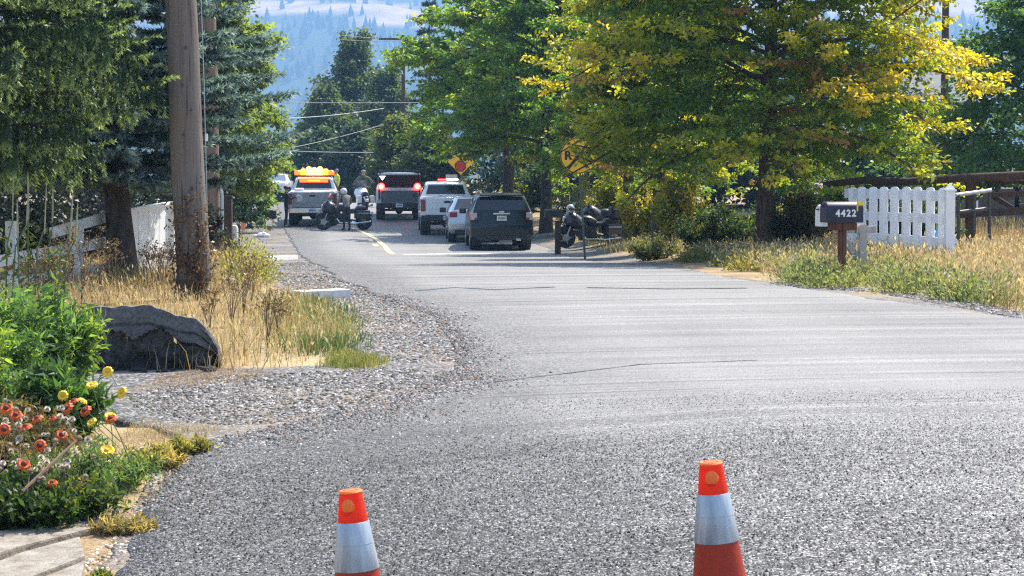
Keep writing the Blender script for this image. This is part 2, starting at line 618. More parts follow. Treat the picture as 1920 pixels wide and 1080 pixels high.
def terrain():
    xs = np.concatenate([-np.geomspace(24, 4500, 26)[::-1], np.arange(-23.5, 24, 0.5), np.geomspace(24, 4500, 26)])
    ys = np.concatenate([-np.geomspace(6, 600, 12)[::-1] - 6, np.arange(-11.5, 140, 0.5), np.geomspace(141, 2300, 30)])
    X, Y = np.meshgrid(xs, ys)
    Z = gz(X, Y)
    ins = (X > np.interp(Y, GL_Y, GL_X) + 0.35) & (X < np.interp(Y, GR_Y, GR_X) - 0.35) & (Y < 300)
    edge = np.minimum(np.abs(X - np.interp(Y, GL_Y, GL_X)), np.abs(X - np.interp(Y, GR_Y, GR_X)))
    Z = np.where(ins, Z - 0.09, Z + 0.0)
    Z += np.where(ins, 0, 0.035 * vnoise(X, Y, 0.9, 3) * _sm(0.2, 1.5, edge)) * (Y > 3)
    Z = np.where((Y > 140), Z - 0.15, Z)
    n, m = X.shape
    V = np.stack([X, Y, Z], -1).reshape(-1, 3)
    i = np.arange(n - 1)[:, None] * m + np.arange(m - 1)[None, :]
    F = np.stack([i, i + 1, i + m + 1, i + m], -1).reshape(-1, 4)
    return mesh_np("ground", V, F, M_SOIL, smooth=True)
tag(terrain(), "dry straw coloured ground beside the road", kind="structure")

# ---- paint and dark strips on the road
def ribbon(name, pts, width, dz, mat, parent, taper=None, step=0.15, wob=0.0):
    pts = [Vector((p[0], p[1], 0)) for p in pts]
    out = []
    for a, b in zip(pts[:-1], pts[1:]):
        n = max(1, int((b - a).length / step))
        for k in range(n): out.append(a.lerp(b, k / n))
    out.append(pts[-1])
    V, F = [], []
    for i, p in enumerate(out):
        t = (out[min(i + 1, len(out) - 1)] - out[max(i - 1, 0)]).normalized()
        nrm = Vector((-t.y, t.x, 0))
        wv = width * (1 + wob * math.sin(i * 1.7) * math.sin(i * 0.61 + 1))
        for s in (-0.5, 0.5):
            q = p + nrm * wv * s
            V.append((q.x, q.y, float(gz(q.x, q.y)) + dz))
    for i in range(len(out) - 1):
        F.append((2 * i, 2 * i + 1, 2 * i + 3, 2 * i + 2))
    return mesh_np(name, V, F, mat, parent)

M_YELLOW = flat("road_paint_yellow", (0.64, 0.50, 0.22), 0.6, var=0.25, scale=9)
M_DARKSTRIP = flat("tar", (0.025, 0.025, 0.028), 0.35, var=0.3)
M_WHITEP = flat("road_paint_white", (0.74, 0.74, 0.72), 0.6, var=0.15, scale=9)
cl = [U(*p) for p in ((737, 478), (722, 463), (705, 449), (690, 440), (672, 433), (660, 428))]
ribbon("painted_line", cl, 0.17, 0.017, M_YELLOW, road)
for a, b in (((706, 463), (702, 459)), ((697, 454), (693, 450))):
    ribbon("painted_line", [U(*a), U(*b)], 0.16, 0.017, M_YELLOW, road)
for pts, wd in ((((690, 455), (760, 456), (860, 457)), 0.35), (((780, 547), (850, 541), (930, 545), (1040, 540)), 0.08), (((1100, 541), (1250, 544), (1400, 542)), 0.07),
                (((905, 722), (1040, 706), (1200, 686), (1420, 678)), 0.02)):
    ribbon("dark_strip", [U(*p) for p in pts], wd, 0.014, M_DARKSTRIP, road, wob=0.5)  # narrow dark bands with wavering edges across the road
for pts, wd in ((((760, 478), (870, 476.5), (1010, 476.5)), 0.5),):
    ribbon("painted_line", [U(*p) for p in pts], wd, 0.013, M_WHITEP, road, wob=0.4)

# ---- concrete edging strips on the left shoulder
M_CONC = flat("pale_concrete", (0.62, 0.60, 0.56), 0.8, var=0.15, scale=14, bump=0.4, bscale=90, spec=0.3)
for (a, b, lab) in (((464, 491), (548, 486), "pale concrete strip across the shoulder beyond the utility poles"),
                    ((556, 561), (648, 557), "pale concrete strip across the shoulder near the green weeds")):
    p, q = U(*a), U(*b)
    mb = MB(); mb.beam(p + Vector((0, 0, 0.035)), q + Vector((0, 0, 0.035)), 0.30, 0.13)
    tag(mb.build("concrete_strip", M_CONC, bevel=0.012), lab, "kerb", "concrete strips on the shoulder")

# ---- hill with forest and tan fields, a few kilometres off
def hill_z(x, y):
    t = np.clip((y - 1900) / 1500, 0, None)
    z = 400 * np.where(t < 1, t ** 1.15, 1 + 0.02 * (t - 1))
    return z + 26 * vnoise(x, y, 0.0042, 1) * np.clip(t * 2, 0, 1) + 9 * vnoise(x, y, 0.013, 4) * np.clip(t * 2, 0, 1) - 4 - 60 * np.clip((y - 3900) / 900, 0, 1)

def field_mask(x, y):
    z = hill_z(x, y)
    lvl = z + 16 * vnoise(x, y, 0.012, 2) + 7 * vnoise(x, y, 0.05, 8)
    f = ((lvl > 212) & (lvl < 254)) | ((vnoise(x, y, 0.02, 6) > 0.62) & (z > 185))
    return f | (vnoise(x, y, 0.016, 11) > 0.74)

def hill():
    xs = np.arange(-4200, 4201, 60); ys = np.arange(1900, 4801, 40)
    X, Y = np.meshgrid(xs, ys)
    Z = hill_z(X, Y)
    n, m = X.shape
    f = field_mask(X, Y).astype(float)
    colr = np.where(f[..., None] > 0.5, np.array([0.50, 0.33, 0.20]), np.array([0.045, 0.065, 0.035]))
    V = np.stack([X, Y, Z], -1).reshape(-1, 3)
    i = np.arange(n - 1)[:, None] * m + np.arange(m - 1)[None, :]
    F = np.stack([i, i + 1, i + m + 1, i + m], -1).reshape(-1, 4)
    t = NT("hill_cover")
    a = t.n("ShaderNodeAttribute", attribute_name="Col").outputs["Color"]
    a = t.mix(0.5, a, t.ramp(t.noise(0.03, 4), [(0.3, 0.5), (0.7, 1.4)]), 'MULTIPLY')
    mat = t.done(t.bsdf(a, 0.95, 0, None, 0.1))
    return mesh_np("hill", V, F, mat, col=colr.reshape(-1, 3), smooth=True)
tag(hill(), "far hillside of forest with tan fields near the top", kind="structure")

def hill_forest():
    r = np.random.default_rng(21)
    n = 7000
    x = r.uniform(-800, 1150, n); y = r.uniform(2000, 3700, n)
    m = ~field_mask(x, y) | (r.random(n) < 0.02)
    x, y = x[m], y[m]
    n = len(x)
    z = hill_z(x, y) - 2
    h = r.uniform(10, 26, n); rad = h * r.uniform(0.14, 0.22, n)
    k = 6
    a = np.arange(k) * 2 * np.pi / k
    rings = []
    for fr, zz in ((0.75, 0.05), (1.0, 0.25), (0.45, 0.65)):
        rings.append(np.stack([x[:, None] + rad[:, None] * fr * np.cos(a) * r.uniform(0.8, 1.2, (n, k)), y[:, None] + rad[:, None] * fr * np.sin(a), np.repeat((z + h * zz)[:, None], k, 1)], -1))
    tip = np.stack([x, y, z + h], -1)[:, None, :]
    V = np.concatenate(rings + [tip], 1)
    per = 3 * k + 1
    F = []
    for j in range(2):
        for q in range(k):
            q2 = (q + 1) % k
            F += [(j * k + q, j * k + q2, (j + 1) * k + q2), (j * k + q, (j + 1) * k + q2, (j + 1) * k + q)]
    for q in range(k): F.append((2 * k + q, 2 * k + (q + 1) % k, 3 * k))
    F = np.asarray(F)
    FF = (np.arange(n)[:, None, None] * per + F[None]).reshape(-1, 3)
    g = r.uniform(0.6, 1.3, n)
    c = np.array([0.045, 0.070, 0.040])[None] * g[:, None]
    c = np.repeat(c, per, 0)
    t = NT("far_conifer")
    at = t.n("ShaderNodeAttribute", attribute_name="Col").outputs["Color"]
    mat = t.done(t.bsdf(at, 0.9, 0, None, 0.1))
    return mesh_np("hill_forest", V.reshape(-1, 3), FF, mat, col=c)
tag(hill_forest(), "far dark forest of conifers covering the hillside", "forest", kind="stuff")

# ---- the air: one closed box, sky outside
def haze_box():
    mb = MB(); mb.box((0, 2100, 234), (9400, 5800, 492))
    t = NT("haze_air")
    v = t.n("ShaderNodeVolumePrincipled")
    v.inputs["Color"].default_value = (0.31, 0.57, 0.93, 1)
    v.inputs["Density"].default_value = HAZE
    v.inputs["Anisotropy"].default_value = 0.1
    t.t.links.new(v.outputs[0], t.out.inputs["Volume"])
    return mb.build("haze", t.mat)
HAZE = 0.00042
tag(haze_box(), "thin blue summer haze in the air", "haze", kind="stuff")

# ---- loose stones on the gravel
def stones(name, polys, n, smin, smax, cols, label, dark=0.0, dz=0.0, seed=5):
    r = np.random.default_rng(seed)
    xs, ys = [], []
    for poly, share in polys:
        a, b = scatter(r, poly, int(n * share)); xs.append(a); ys.append(b)
    x = np.concatenate(xs); y = np.concatenate(ys); n = len(x)
    z = gz(x, y) + dz
    s = r.uniform(smin, smax, n) * (0.6 + 0.8 * r.random(n) ** 2)
    base = np.array([(-1, -1, 0), (1, -1, 0), (1, 1, 0), (-1, 1, 0), (-.7, -.7, 1), (.7, -.7, 1), (.7, .7, 1), (-.7, .7, 1)], float)
    Vv = base[None] * r.uniform(0.65, 1.25, (n, 8, 1)) * s[:, None, None] * np.array([1, 1, 0.75])
    a = r.uniform(0, 6.28, n); ca, sa = np.cos(a)[:, None], np.sin(a)[:, None]
    X = Vv[..., 0] * ca - Vv[..., 1] * sa + x[:, None]
    Y = Vv[..., 0] * sa + Vv[..., 1] * ca + y[:, None]
    Z = Vv[..., 2] + z[:, None] - 0.3 * s[:, None] + r.uniform(-0.2, 0.2, (n, 8)) * s[:, None]
    F = np.array([(4, 5, 6, 7), (0, 1, 5, 4), (1, 2, 6, 5), (2, 3, 7, 6), (3, 0, 4, 7)])
    FF = (np.arange(n)[:, None, None] * 8 + F[None]).reshape(-1, 4)
    pal = np.asarray(cols)
    c = pal[r.integers(0, len(pal), n)] * r.uniform(0.7, 1.3, (n, 1))
    o = mesh_np(name, np.stack([X, Y, Z], -1).reshape(-1, 3), FF, M_STONE, col=np.repeat(np.clip(c, 0, 0.85), 8, 0))
    return tag(o, label, "gravel", kind="stuff")
t = NT("loose_stone")
M_STONE = t.done(t.bsdf(t.n("ShaderNodeAttribute", attribute_name="Col").outputs["Color"], 0.75, 0, None, 0.3))
greys = [(0.03, 0.03, 0.03), (0.06, 0.058, 0.055), (0.15, 0.145, 0.14), (0.36, 0.345, 0.325), (0.13, 0.10, 0.08), (0.25, 0.24, 0.225), (0.09, 0.075, 0.06)]
darks = [(0.07, 0.07, 0.07), (0.13, 0.125, 0.12), (0.22, 0.21, 0.2), (0.3, 0.29, 0.28), (0.2, 0.12, 0.08)]
apron = ground_poly([(240, 740), (420, 705), (560, 700), (720, 690), (900, 700), (1000, 750), (820, 770), (640, 790), (420, 800), (330, 790), (250, 765)])
shoulder = ground_poly([(560, 560), (690, 565), (780, 600), (880, 650), (930, 705), (720, 690), (680, 640), (650, 600)])
_ys = np.arange(17.3, 30, 0.5)
shoulder = [(float(np.interp(y, GL_Y, GL_X)) + 0.15, y) for y in _ys] + [(float(np.interp(y, XL_Y, XL_X)) + 0.12, y) for y in _ys[::-1]]
far_sh = ground_poly([(480, 500), (560, 490), (640, 530), (690, 555), (520, 555), (490, 530)])
right_sh = ground_poly([(1420, 536), (1640, 548), (1760, 570), (1915, 598), (1915, 586), (1800, 562), (1650, 545), (1460, 528)])
stones("gravel", [(apron, 0.50), (shoulder, 0.36), (far_sh, 0.14)], 24000, 0.006, 0.015, greys, "loose grey gravel stones at the left road edge", seed=5)
stones("gravel", [(right_sh, 0.5), (shoulder, 0.5)], 9500, 0.008, 0.021, darks, "loose dark stones along the road edges", seed=6)
# stones thinning out onto the asphalt
def edge_spill(seed, n, smin, smax, cols, label, y0, y1, sd):
    r = np.random.default_rng(seed)
    y = r.uniform(y0, y1, n); x = np.interp(y, XL_Y, XL_X) + np.abs(r.normal(0, sd, n)) * (0.4 + 0.6 * (vnoise(y, y * 0, 1.7, 2) * .5 + .5)) - 0.08
    return x, y
_sc = scatter
def scatter(rng, poly, n):
    if callable(poly): return poly(n)
    return _sc(rng, poly, n)
stones("gravel", [(lambda n: edge_spill(31, n, 0, 0, 0, 0, 10.5, 25, 0.24), 0.6), (lambda n: edge_spill(32, n, 0, 0, 0, 0, 12.5, 16.5, 0.45), 0.4)], 8000, 0.004, 0.012, greys[:3] + darks + darks, "loose stones thinning out over the left road edge", seed=11, dz=0.012)
# the coarse chips of the near surface stand proud of the binder
def surface_chips(n):
    r = np.random.default_rng(41)
    y = np.sqrt(r.uniform(6.1 ** 2, 17.5 ** 2, n)); x = r.uniform(-0.29, 0.29, n) * y
    rr = np.sqrt((x - 8) ** 2 + (y + 14) ** 2); th = np.arctan2(y + 14, x - 8)
    arc = vnoise(rr * 1.9, th * 3.0, 1.0, 4)
    fade = 1 - _sm(9.5, 17.5, y + 1.6 * arc + 0.8 * vnoise(x, y, 0.8, 3))
    m = (x > np.interp(y, XL_Y, XL_X) + 0.03) & (r.random(n) < fade ** 1.3)
    x, y, arc = x[m], y[m], arc[m]; n = len(x)
    s = r.uniform(0.0045, 0.0100, n) * (0.5 + 0.5 * fade[m])
    a = r.uniform(0, 6.28, n)
    z = gz(x, y) + 0.0095
    V = np.empty((n, 4, 3))
    for k in range(3):
        b = a + k * 2.094 + r.normal(0, 0.3, n)
        V[:, k, 0] = x + np.cos(b) * s; V[:, k, 1] = y + np.sin(b) * s; V[:, k, 2] = z + r.uniform(-0.001, 0.002, n)
    V[:, 3, 0] = x + r.normal(0, 0.35, n) * s; V[:, 3, 1] = y + r.normal(0, 0.35, n) * s; V[:, 3, 2] = z + s * r.uniform(0.5, 1.3, n)
    F = np.array([(0, 1, 3), (1, 2, 3), (2, 0, 3)])
    FF = (np.arange(n)[:, None, None] * 4 + F[None]).reshape(-1, 3)
    g = 0.035 + 0.36 * r.random(n) ** 2.0 + 0.08 * (1 - fade[m])  # thinning far chips get a lighter grey to offset their backlit shade
    k = np.clip(0.66 + 0.32 * (x * 0.55 + (y - 11) * 0.05) + 0.15 * vnoise(x, y, 1.3, 5), 0.46, 1.05) * (1 + 0.22 * arc)
    c = np.repeat((g * k)[:, None], 3, 1) * np.array([1.02, 1.0, 0.97])
    o = mesh_np("asphalt_chips", V.reshape(-1, 3), FF, M_STONE, col=np.repeat(c, 4, 0))
    return tag(o, "coarse grey stone chips covering the near road surface", "gravel", kind="stuff")
surface_chips(215000)
nearchips = ground_poly([(200, 1075), (300, 900), (430, 810), (700, 775), (1000, 800), (1300, 900), (1500, 1075)])

# ================================================================== TREES AND PLANTS
M_LEAF = leaf_material("leaf", 0.58, (1.6, 1.5, 0.5))
M_LEAF_DARK = leaf_material("dark_leaf", 0.30, (1.2, 1.2, 0.6))
M_NEEDLE = leaf_material("needle", 0.35, (1.25, 1.25, 0.7), 0.5, 0.3)
M_BLADE = leaf_material("grass_blade", 0.35, (1.15, 1.1, 0.7), 0.6, 0.2)

def bark_mat(name, c, scale=12):
    t = NT(name)
    v = t.mapping((1, 1, 0.22))
    f = t.noise(scale, 5, 0.65, v)
    col = t.ramp(f, [(0.3, tuple(x * 0.45 for x in c)), (0.55, c), (0.75, tuple(min(1, x * 1.6) for x in c))])
    return t.done(t.bsdf(col, 0.9, 0, t.bump(f, 0.8, 0.03), 0.15))
M_BARK = bark_mat("bark", (0.075, 0.06, 0.05))
M_BARK_RED = bark_mat("red_brown_bark", (0.11, 0.07, 0.05))

def leaf_quads(r, pos, d, size, aspect=0.6, droop=0.0, tilt=0.6, fold=0.18):
    """diamond leaves: pos (n,3), d (n,3) direction of the leaf"""
    n = len(pos)
    d = d / (np.linalg.norm(d, axis=1, keepdims=True) + 1e-9)
    up = np.array([0, 0, 1.0]) + r.normal(0, tilt, (n, 3))
    s = np.cross(d, up); s /= (np.linalg.norm(s, axis=1, keepdims=True) + 1e-9)
    nn = np.cross(s, d)
    size = np.asarray(size).reshape(-1, 1) if hasattr(size, '__len__') else np.full((n, 1), size)
    hw = size * aspect * 0.5
    mid = pos + d * size * 0.45
    V = np.stack([pos, mid + s * hw + nn * size * fold, pos + d * size, mid - s * hw + nn * size * fold * r.uniform(-0.6, 1, (n, 1))], 1)
    F = np.arange(n * 4).reshape(n, 4)
    return V.reshape(-1, 3), F

def rnd_dir(r, n, zbias=0.0, zs=1.0):
    v = r.normal(0, 1, (n, 3)); v[:, 2] = v[:, 2] * zs + zbias
    return v / np.linalg.norm(v, axis=1, keepdims=True)

def deciduous(name, base, H, Rr, zlo, label, colf, seed, limbs=44, nleaf=40000, leaf=0.14, shape=None, e0=0.0, e1=0.9, trunk=0.22,
              group=None, bark=None, mat=None, fork=0.86, twigs=16, sig=0.16, droop=0.18, lean=(0, 0), side=0.0, prune=None, zvis=None, flat=0.55, aspect=0.62, cat="tree", sx=1.0):
    r = np.random.default_rng(seed)
    shape = shape or (lambda t: 0.55 + 1.0 * math.sin(math.pi * min(1, 0.25 + t * 0.75)) - 0.55 * t)
    root = empty(name, base, 0, label, cat, group)
    wood = MB()
    tp = []
    for i in range(9):
        f = i / 8
        tp.append((lean[0] * f * H + 0.05 * math.sin(f * 5 + seed), lean[1] * f * H + 0.05 * math.cos(f * 4 + seed), f * H * fork))
    rad = [trunk * (1.35 if i == 0 else 1.0) * (1 - 0.82 * (i / 8) ** 0.9) + 0.012 for i in range(9)]
    tp[0] = (tp[0][0], tp[0][1], -0.25)
    wood.tube(tp, rad, 9)
    tpn = np.array(tp)
    T0, T1, TL = [], [], []      # twig segments
    for i in range(limbs):
        t = (i + 0.5) / limbs
        z0 = zlo + t * (H * fork - zlo) * 0.98
        o = np.array([np.interp(z0, tpn[:, 2], tpn[:, k]) for k in range(3)])
        az = i * 2.39996 + r.normal(0, 0.35)
        L = Rr * shape(t) * r.uniform(0.78, 1.15) * (1 + side * math.cos(az))
        el = e0 + (e1 - e0) * t + r.normal(0, 0.1)
        h = np.array([math.cos(az) * sx, math.sin(az), 0])
        pts = []
        for k in range(7):
            s = k / 6
            p = o + h * (L * s * math.cos(el)) + np.array([0, 0, L * (math.sin(el) * s + 0.10 * math.sin(s * 3.0) - droop * s * s)])
            p[:2] += r.normal(0, 0.025 * L, 2) * s
            pts.append(p)
        r0 = max(0.018, trunk * 0.30 * (1 - 0.6 * t)) * min(1.0, L / 2.0 + 0.3)
        wood.tube(pts, [r0 * (1 - 0.85 * k / 6) + 0.004 for k in range(7)], 5)
        pa = np.array(pts)
        for j in range(twigs):
            s = 0.16 + 0.84 * (j + r.random()) / twigs
            q = np.array([np.interp(s * 6, range(7), pa[:, c]) for c in range(3)])
            a2 = az + r.choice([-1, 1]) * r.uniform(0.35, 1.25)
            l2 = L * (0.42 * (1.05 - s) + 0.12) * r.uniform(0.7, 1.3)
            e = q + np.array([math.cos(a2) * l2 * sx, math.sin(a2) * l2, l2 * r.normal(0.02, 0.22)])
            T0.append(q); T1.append(e); TL.append(l2 + 0.1)
            if j % 3 == 0: wood.tube([q, (q + e) / 2 + np.array([0, 0, 0.03 * l2]), e], [r0 * 0.28 + 0.004, r0 * 0.18 + 0.003, 0.003], 4, cap=False)
    T0, T1, TL = np.array(T0), np.array(T1), np.array(TL)
    pr = TL / TL.sum()
    ti = r.choice(len(TL), nleaf, p=pr)
    u = r.random(nleaf) ** 0.8
    pos = T0[ti] + (T1[ti] - T0[ti]) * u[:, None]
    pos += r.normal(0, 1, (nleaf, 3)) * np.array([sig, sig, sig * flat])
    pos[:, 2] -= 0.2 * leaf
    d = (T1[ti] - T0[ti]); d /= np.linalg.norm(d, axis=1, keepdims=True)
    d = d + rnd_dir(r, nleaf, -0.35, 0.7) * 1.1
    size = leaf * r.uniform(0.65, 1.25, nleaf)
    if zvis is not None:       # fewer, larger leaves high up
        hi = pos[:, 2] > zvis
        kp = ~hi | (r.random(nleaf) < 0.4)
        size = np.where(hi, size * 1.5, size)
        pos, d, size, frac_i, ti = pos[kp], d[kp], size[kp], None, ti[kp]
        nleaf = len(pos)
    V, F = leaf_quads(r, pos, d, size, aspect)
    ctr = np.array([0, 0, (zlo + H) / 2])
    frac = np.sqrt((pos[:, 0] / Rr) ** 2 + (pos[:, 1] / Rr) ** 2)
    if prune is not None:
        keep = ~prune(pos)
        pos, frac, ti = pos[keep], frac[keep], ti[keep]
        kv = np.repeat(keep, 4)
        V = V[kv]; F = np.arange(len(V)).reshape(-1, 4)
    tw = r.random(len(TL))
    c = colf(r, pos, frac, tw[ti], ti)
    wood.build("trunk", bark or M_BARK, root, smooth=60)
    cr = mesh_np("crown", V, F, mat or M_LEAF, root, np.repeat(c, 4, 0))
    tag(cr, kind="stuff")
    return root

def lerp3(a, b, t): return np.asarray(a)[None] * (1 - t[:, None]) + np.asarray(b)[None] * t[:, None]

def green(base, var=0.35, yel=None, py=0.0):
    base = np.asarray(base)
    def f(r, pos, frac, tw, ti):
        n = len(pos)
        c = base[None] * (1 + var * (r.random(n)[:, None] - 0.5) * 2 * 0.7 + var * (tw[:, None] - 0.5))
        if yel is not None:
            m = (tw < py)[:, None] | (r.random(n) < py * 0.5)[:, None]
            c = np.where(m, np.asarray(yel)[None] * r.uniform(0.7, 1.2, (n, 1)), c)
        return np.clip(c, 0.004, 1)
    return f

def maple_colours(r, pos, frac, tw, ti):
    """leaves turning at the tips of the boughs: green inside, then yellow, then orange and a few rusty sprays"""
    n = len(pos)
    v = vnoise(pos[:, 0], pos[:, 2] * 1.4 + pos[:, 1], 1.1, 3)
    k = np.clip((frac - 0.66) * 1.4 + 0.26 * v + 0.30 * (tw - 0.5) + 0.24 * (pos[:, 2] - 3.2) / 3.0 + 0.05 * pos[:, 0] / 3.6 + r.normal(0, 0.08, n), 0, 0.86)
    g = np.array([0.125, 0.23, 0.05]); yg = np.array([0.25, 0.30, 0.035]); y = np.array([0.43, 0.41, 0.04]); o = np.array([0.48, 0.32, 0.05])
    c = np.where((k < 0.35)[:, None], lerp3(g, yg, np.clip(k / 0.35, 0, 1)), np.where((k < 0.72)[:, None], lerp3(yg, y, np.clip((k - 0.35) / 0.37, 0, 1)), lerp3(y, o, np.clip((k - 0.72) / 0.28, 0, 1))))
    rust = (tw > 0.95) & (v > -0.2)
    c = np.where(rust[:, None], np.array([0.30, 0.18, 0.09])[None], c)
    c = c * r.uniform(0.75, 1.25, (n, 1))
    return np.clip(c, 0.004, 1)

# ---- the golden maple by the fence
bm_shape = lambda t: 1.0 + 0.40 * math.sin(math.pi * min(1, t * 1.2 + 0.02)) - 0.4 * t
b = G(1440, 40)
b.z -= 0.0
deciduous("maple_tree", b, 10.0, 3.65, 2.0, "broad maple turning yellow and orange beside the white picket panel", maple_colours, 11, limbs=84, nleaf=135000, leaf=0.115, side=0.02, zvis=5.7, prune=lambda p: (p[:, 0] < -3.84 + 0.12 * vnoise(p[:, 1], p[:, 2], 3.0, 1)) & (p[:, 2] < 3.25),
          shape=bm_shape, e0=-0.20, e1=0.85, trunk=0.20, twigs=18, sig=0.10, droop=0.13, flat=0.4, bark=M_BARK_RED)

# ---- row of trees along the right side of the road
row = "roadside trees on the right of the road"
gr1 = green((0.14, 0.25, 0.045), 0.5, (0.30, 0.37, 0.05), 0.18)
gr2 = green((0.125, 0.23, 0.042), 0.5, (0.27, 0.34, 0.05), 0.16)
gr3 = green((0.11, 0.20, 0.042), 0.4, (0.36, 0.32, 0.04), 0.14)
deciduous("broadleaf_tree", G(952, 84), 13.5, 3.3, 3.3, "tall bright green tree behind the white pickup truck", gr1, 12, limbs=60, nleaf=56000, leaf=0.20, zvis=9.6, trunk=0.25, e0=0.0, sig=0.13, twigs=13, flat=0.5)
deciduous("broadleaf_tree", G(1022, 74), 11.5, 3.0, 2.7, "full green tree beside the black car and round sign", gr2, 13, limbs=56, nleaf=52000, leaf=0.18, zvis=8.9, trunk=0.22, e0=-0.05, sig=0.12, twigs=13, flat=0.5)
deciduous("broadleaf_tree", G(1176, 60), 10.5, 1.85, 2.3, "green tree with thin dark trunk behind the parked touring motorcycle", gr3, 14, limbs=50, nleaf=30000, leaf=0.16, zvis=7.3, trunk=0.19, e0=-0.1, sig=0.12, twigs=13)
deciduous("broadleaf_tree", G(1236, 52), 10.0, 1.75, 2.1, "green and yellow tree with dark trunk right of the touring motorcycle", gr3, 15, limbs=50, nleaf=32000, leaf=0.155, zvis=6.6, prune=lambda p: (p[:, 0] < -1.6) & (p[:, 2] < 3.6), trunk=0.20, e0=-0.1, sig=0.12, twigs=13)
deciduous("broadleaf_tree", G(1965, 58), 9.0, 3.0, 0.9, "dense green tree behind the dark wooden fence at the far right", green((0.075, 0.155, 0.045), 0.4), 16, limbs=50, nleaf=36000, leaf=0.17, zvis=7.2, trunk=0.2, e0=-0.1, sig=0.17)
# dark background trees behind the row
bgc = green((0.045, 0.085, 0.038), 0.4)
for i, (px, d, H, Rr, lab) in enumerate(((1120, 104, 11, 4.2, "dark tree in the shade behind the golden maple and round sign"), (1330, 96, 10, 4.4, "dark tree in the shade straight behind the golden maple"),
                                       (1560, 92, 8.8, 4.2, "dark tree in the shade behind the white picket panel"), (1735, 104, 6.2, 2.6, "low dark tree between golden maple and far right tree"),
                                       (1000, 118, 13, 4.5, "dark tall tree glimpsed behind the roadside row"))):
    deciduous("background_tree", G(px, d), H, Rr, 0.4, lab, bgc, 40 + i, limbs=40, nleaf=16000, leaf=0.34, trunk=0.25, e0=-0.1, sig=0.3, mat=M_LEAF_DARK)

# ---- trees at the end of the road
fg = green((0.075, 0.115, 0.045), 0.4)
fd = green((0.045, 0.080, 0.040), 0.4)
col_shape = lambda t: 0.75 + 0.5 * math.sin(math.pi * min(1, t + 0.15)) - 0.35 * t
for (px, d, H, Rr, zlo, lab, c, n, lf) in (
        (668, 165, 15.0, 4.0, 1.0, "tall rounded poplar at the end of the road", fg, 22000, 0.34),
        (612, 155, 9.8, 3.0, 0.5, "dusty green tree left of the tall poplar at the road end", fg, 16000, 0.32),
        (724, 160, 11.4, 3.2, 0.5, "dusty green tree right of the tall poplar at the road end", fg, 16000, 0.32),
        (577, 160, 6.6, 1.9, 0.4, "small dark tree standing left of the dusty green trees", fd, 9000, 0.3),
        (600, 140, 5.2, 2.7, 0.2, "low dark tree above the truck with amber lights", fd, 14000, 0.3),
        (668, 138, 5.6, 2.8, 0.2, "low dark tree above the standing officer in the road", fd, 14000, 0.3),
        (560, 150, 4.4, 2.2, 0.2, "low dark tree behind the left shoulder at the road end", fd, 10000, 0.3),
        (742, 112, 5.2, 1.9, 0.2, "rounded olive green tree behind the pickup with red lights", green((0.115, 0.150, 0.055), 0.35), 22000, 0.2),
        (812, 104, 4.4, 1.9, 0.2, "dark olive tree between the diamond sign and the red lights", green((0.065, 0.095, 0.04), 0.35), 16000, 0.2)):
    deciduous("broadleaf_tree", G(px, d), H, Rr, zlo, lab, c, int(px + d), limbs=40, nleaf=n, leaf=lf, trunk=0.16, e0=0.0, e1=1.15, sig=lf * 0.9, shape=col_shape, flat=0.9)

# ---- broadleaf trees on the left beyond the blue spruce
deciduous("broadleaf_tree", G(420, 58), 10.5, 1.75, 1.8, "narrow pale leafed tree behind the second utility pole", green((0.14, 0.20, 0.08), 0.4, (0.22, 0.28, 0.07), 0.15), 31, limbs=50, nleaf=36000, leaf=0.15, trunk=0.15, e0=0.1, e1=1.1, sig=0.14, shape=col_shape)
deciduous("broadleaf_tree", G(466, 80), 5.0, 0.95, 0.5, "small bright green tree on the left verge before the trucks", green((0.14, 0.22, 0.06), 0.4), 32, limbs=34, nleaf=16000, leaf=0.15, trunk=0.08, e0=0.0, e1=1.1, sig=0.14, shape=col_shape)
deciduous("broadleaf_tree", G(385, 75), 6.0, 1.7, 0.5, "shaded green tree behind the wooden posts on the left", green((0.05, 0.09, 0.04), 0.4), 33, limbs=34, nleaf=14000, leaf=0.2, trunk=0.1, sig=0.18)

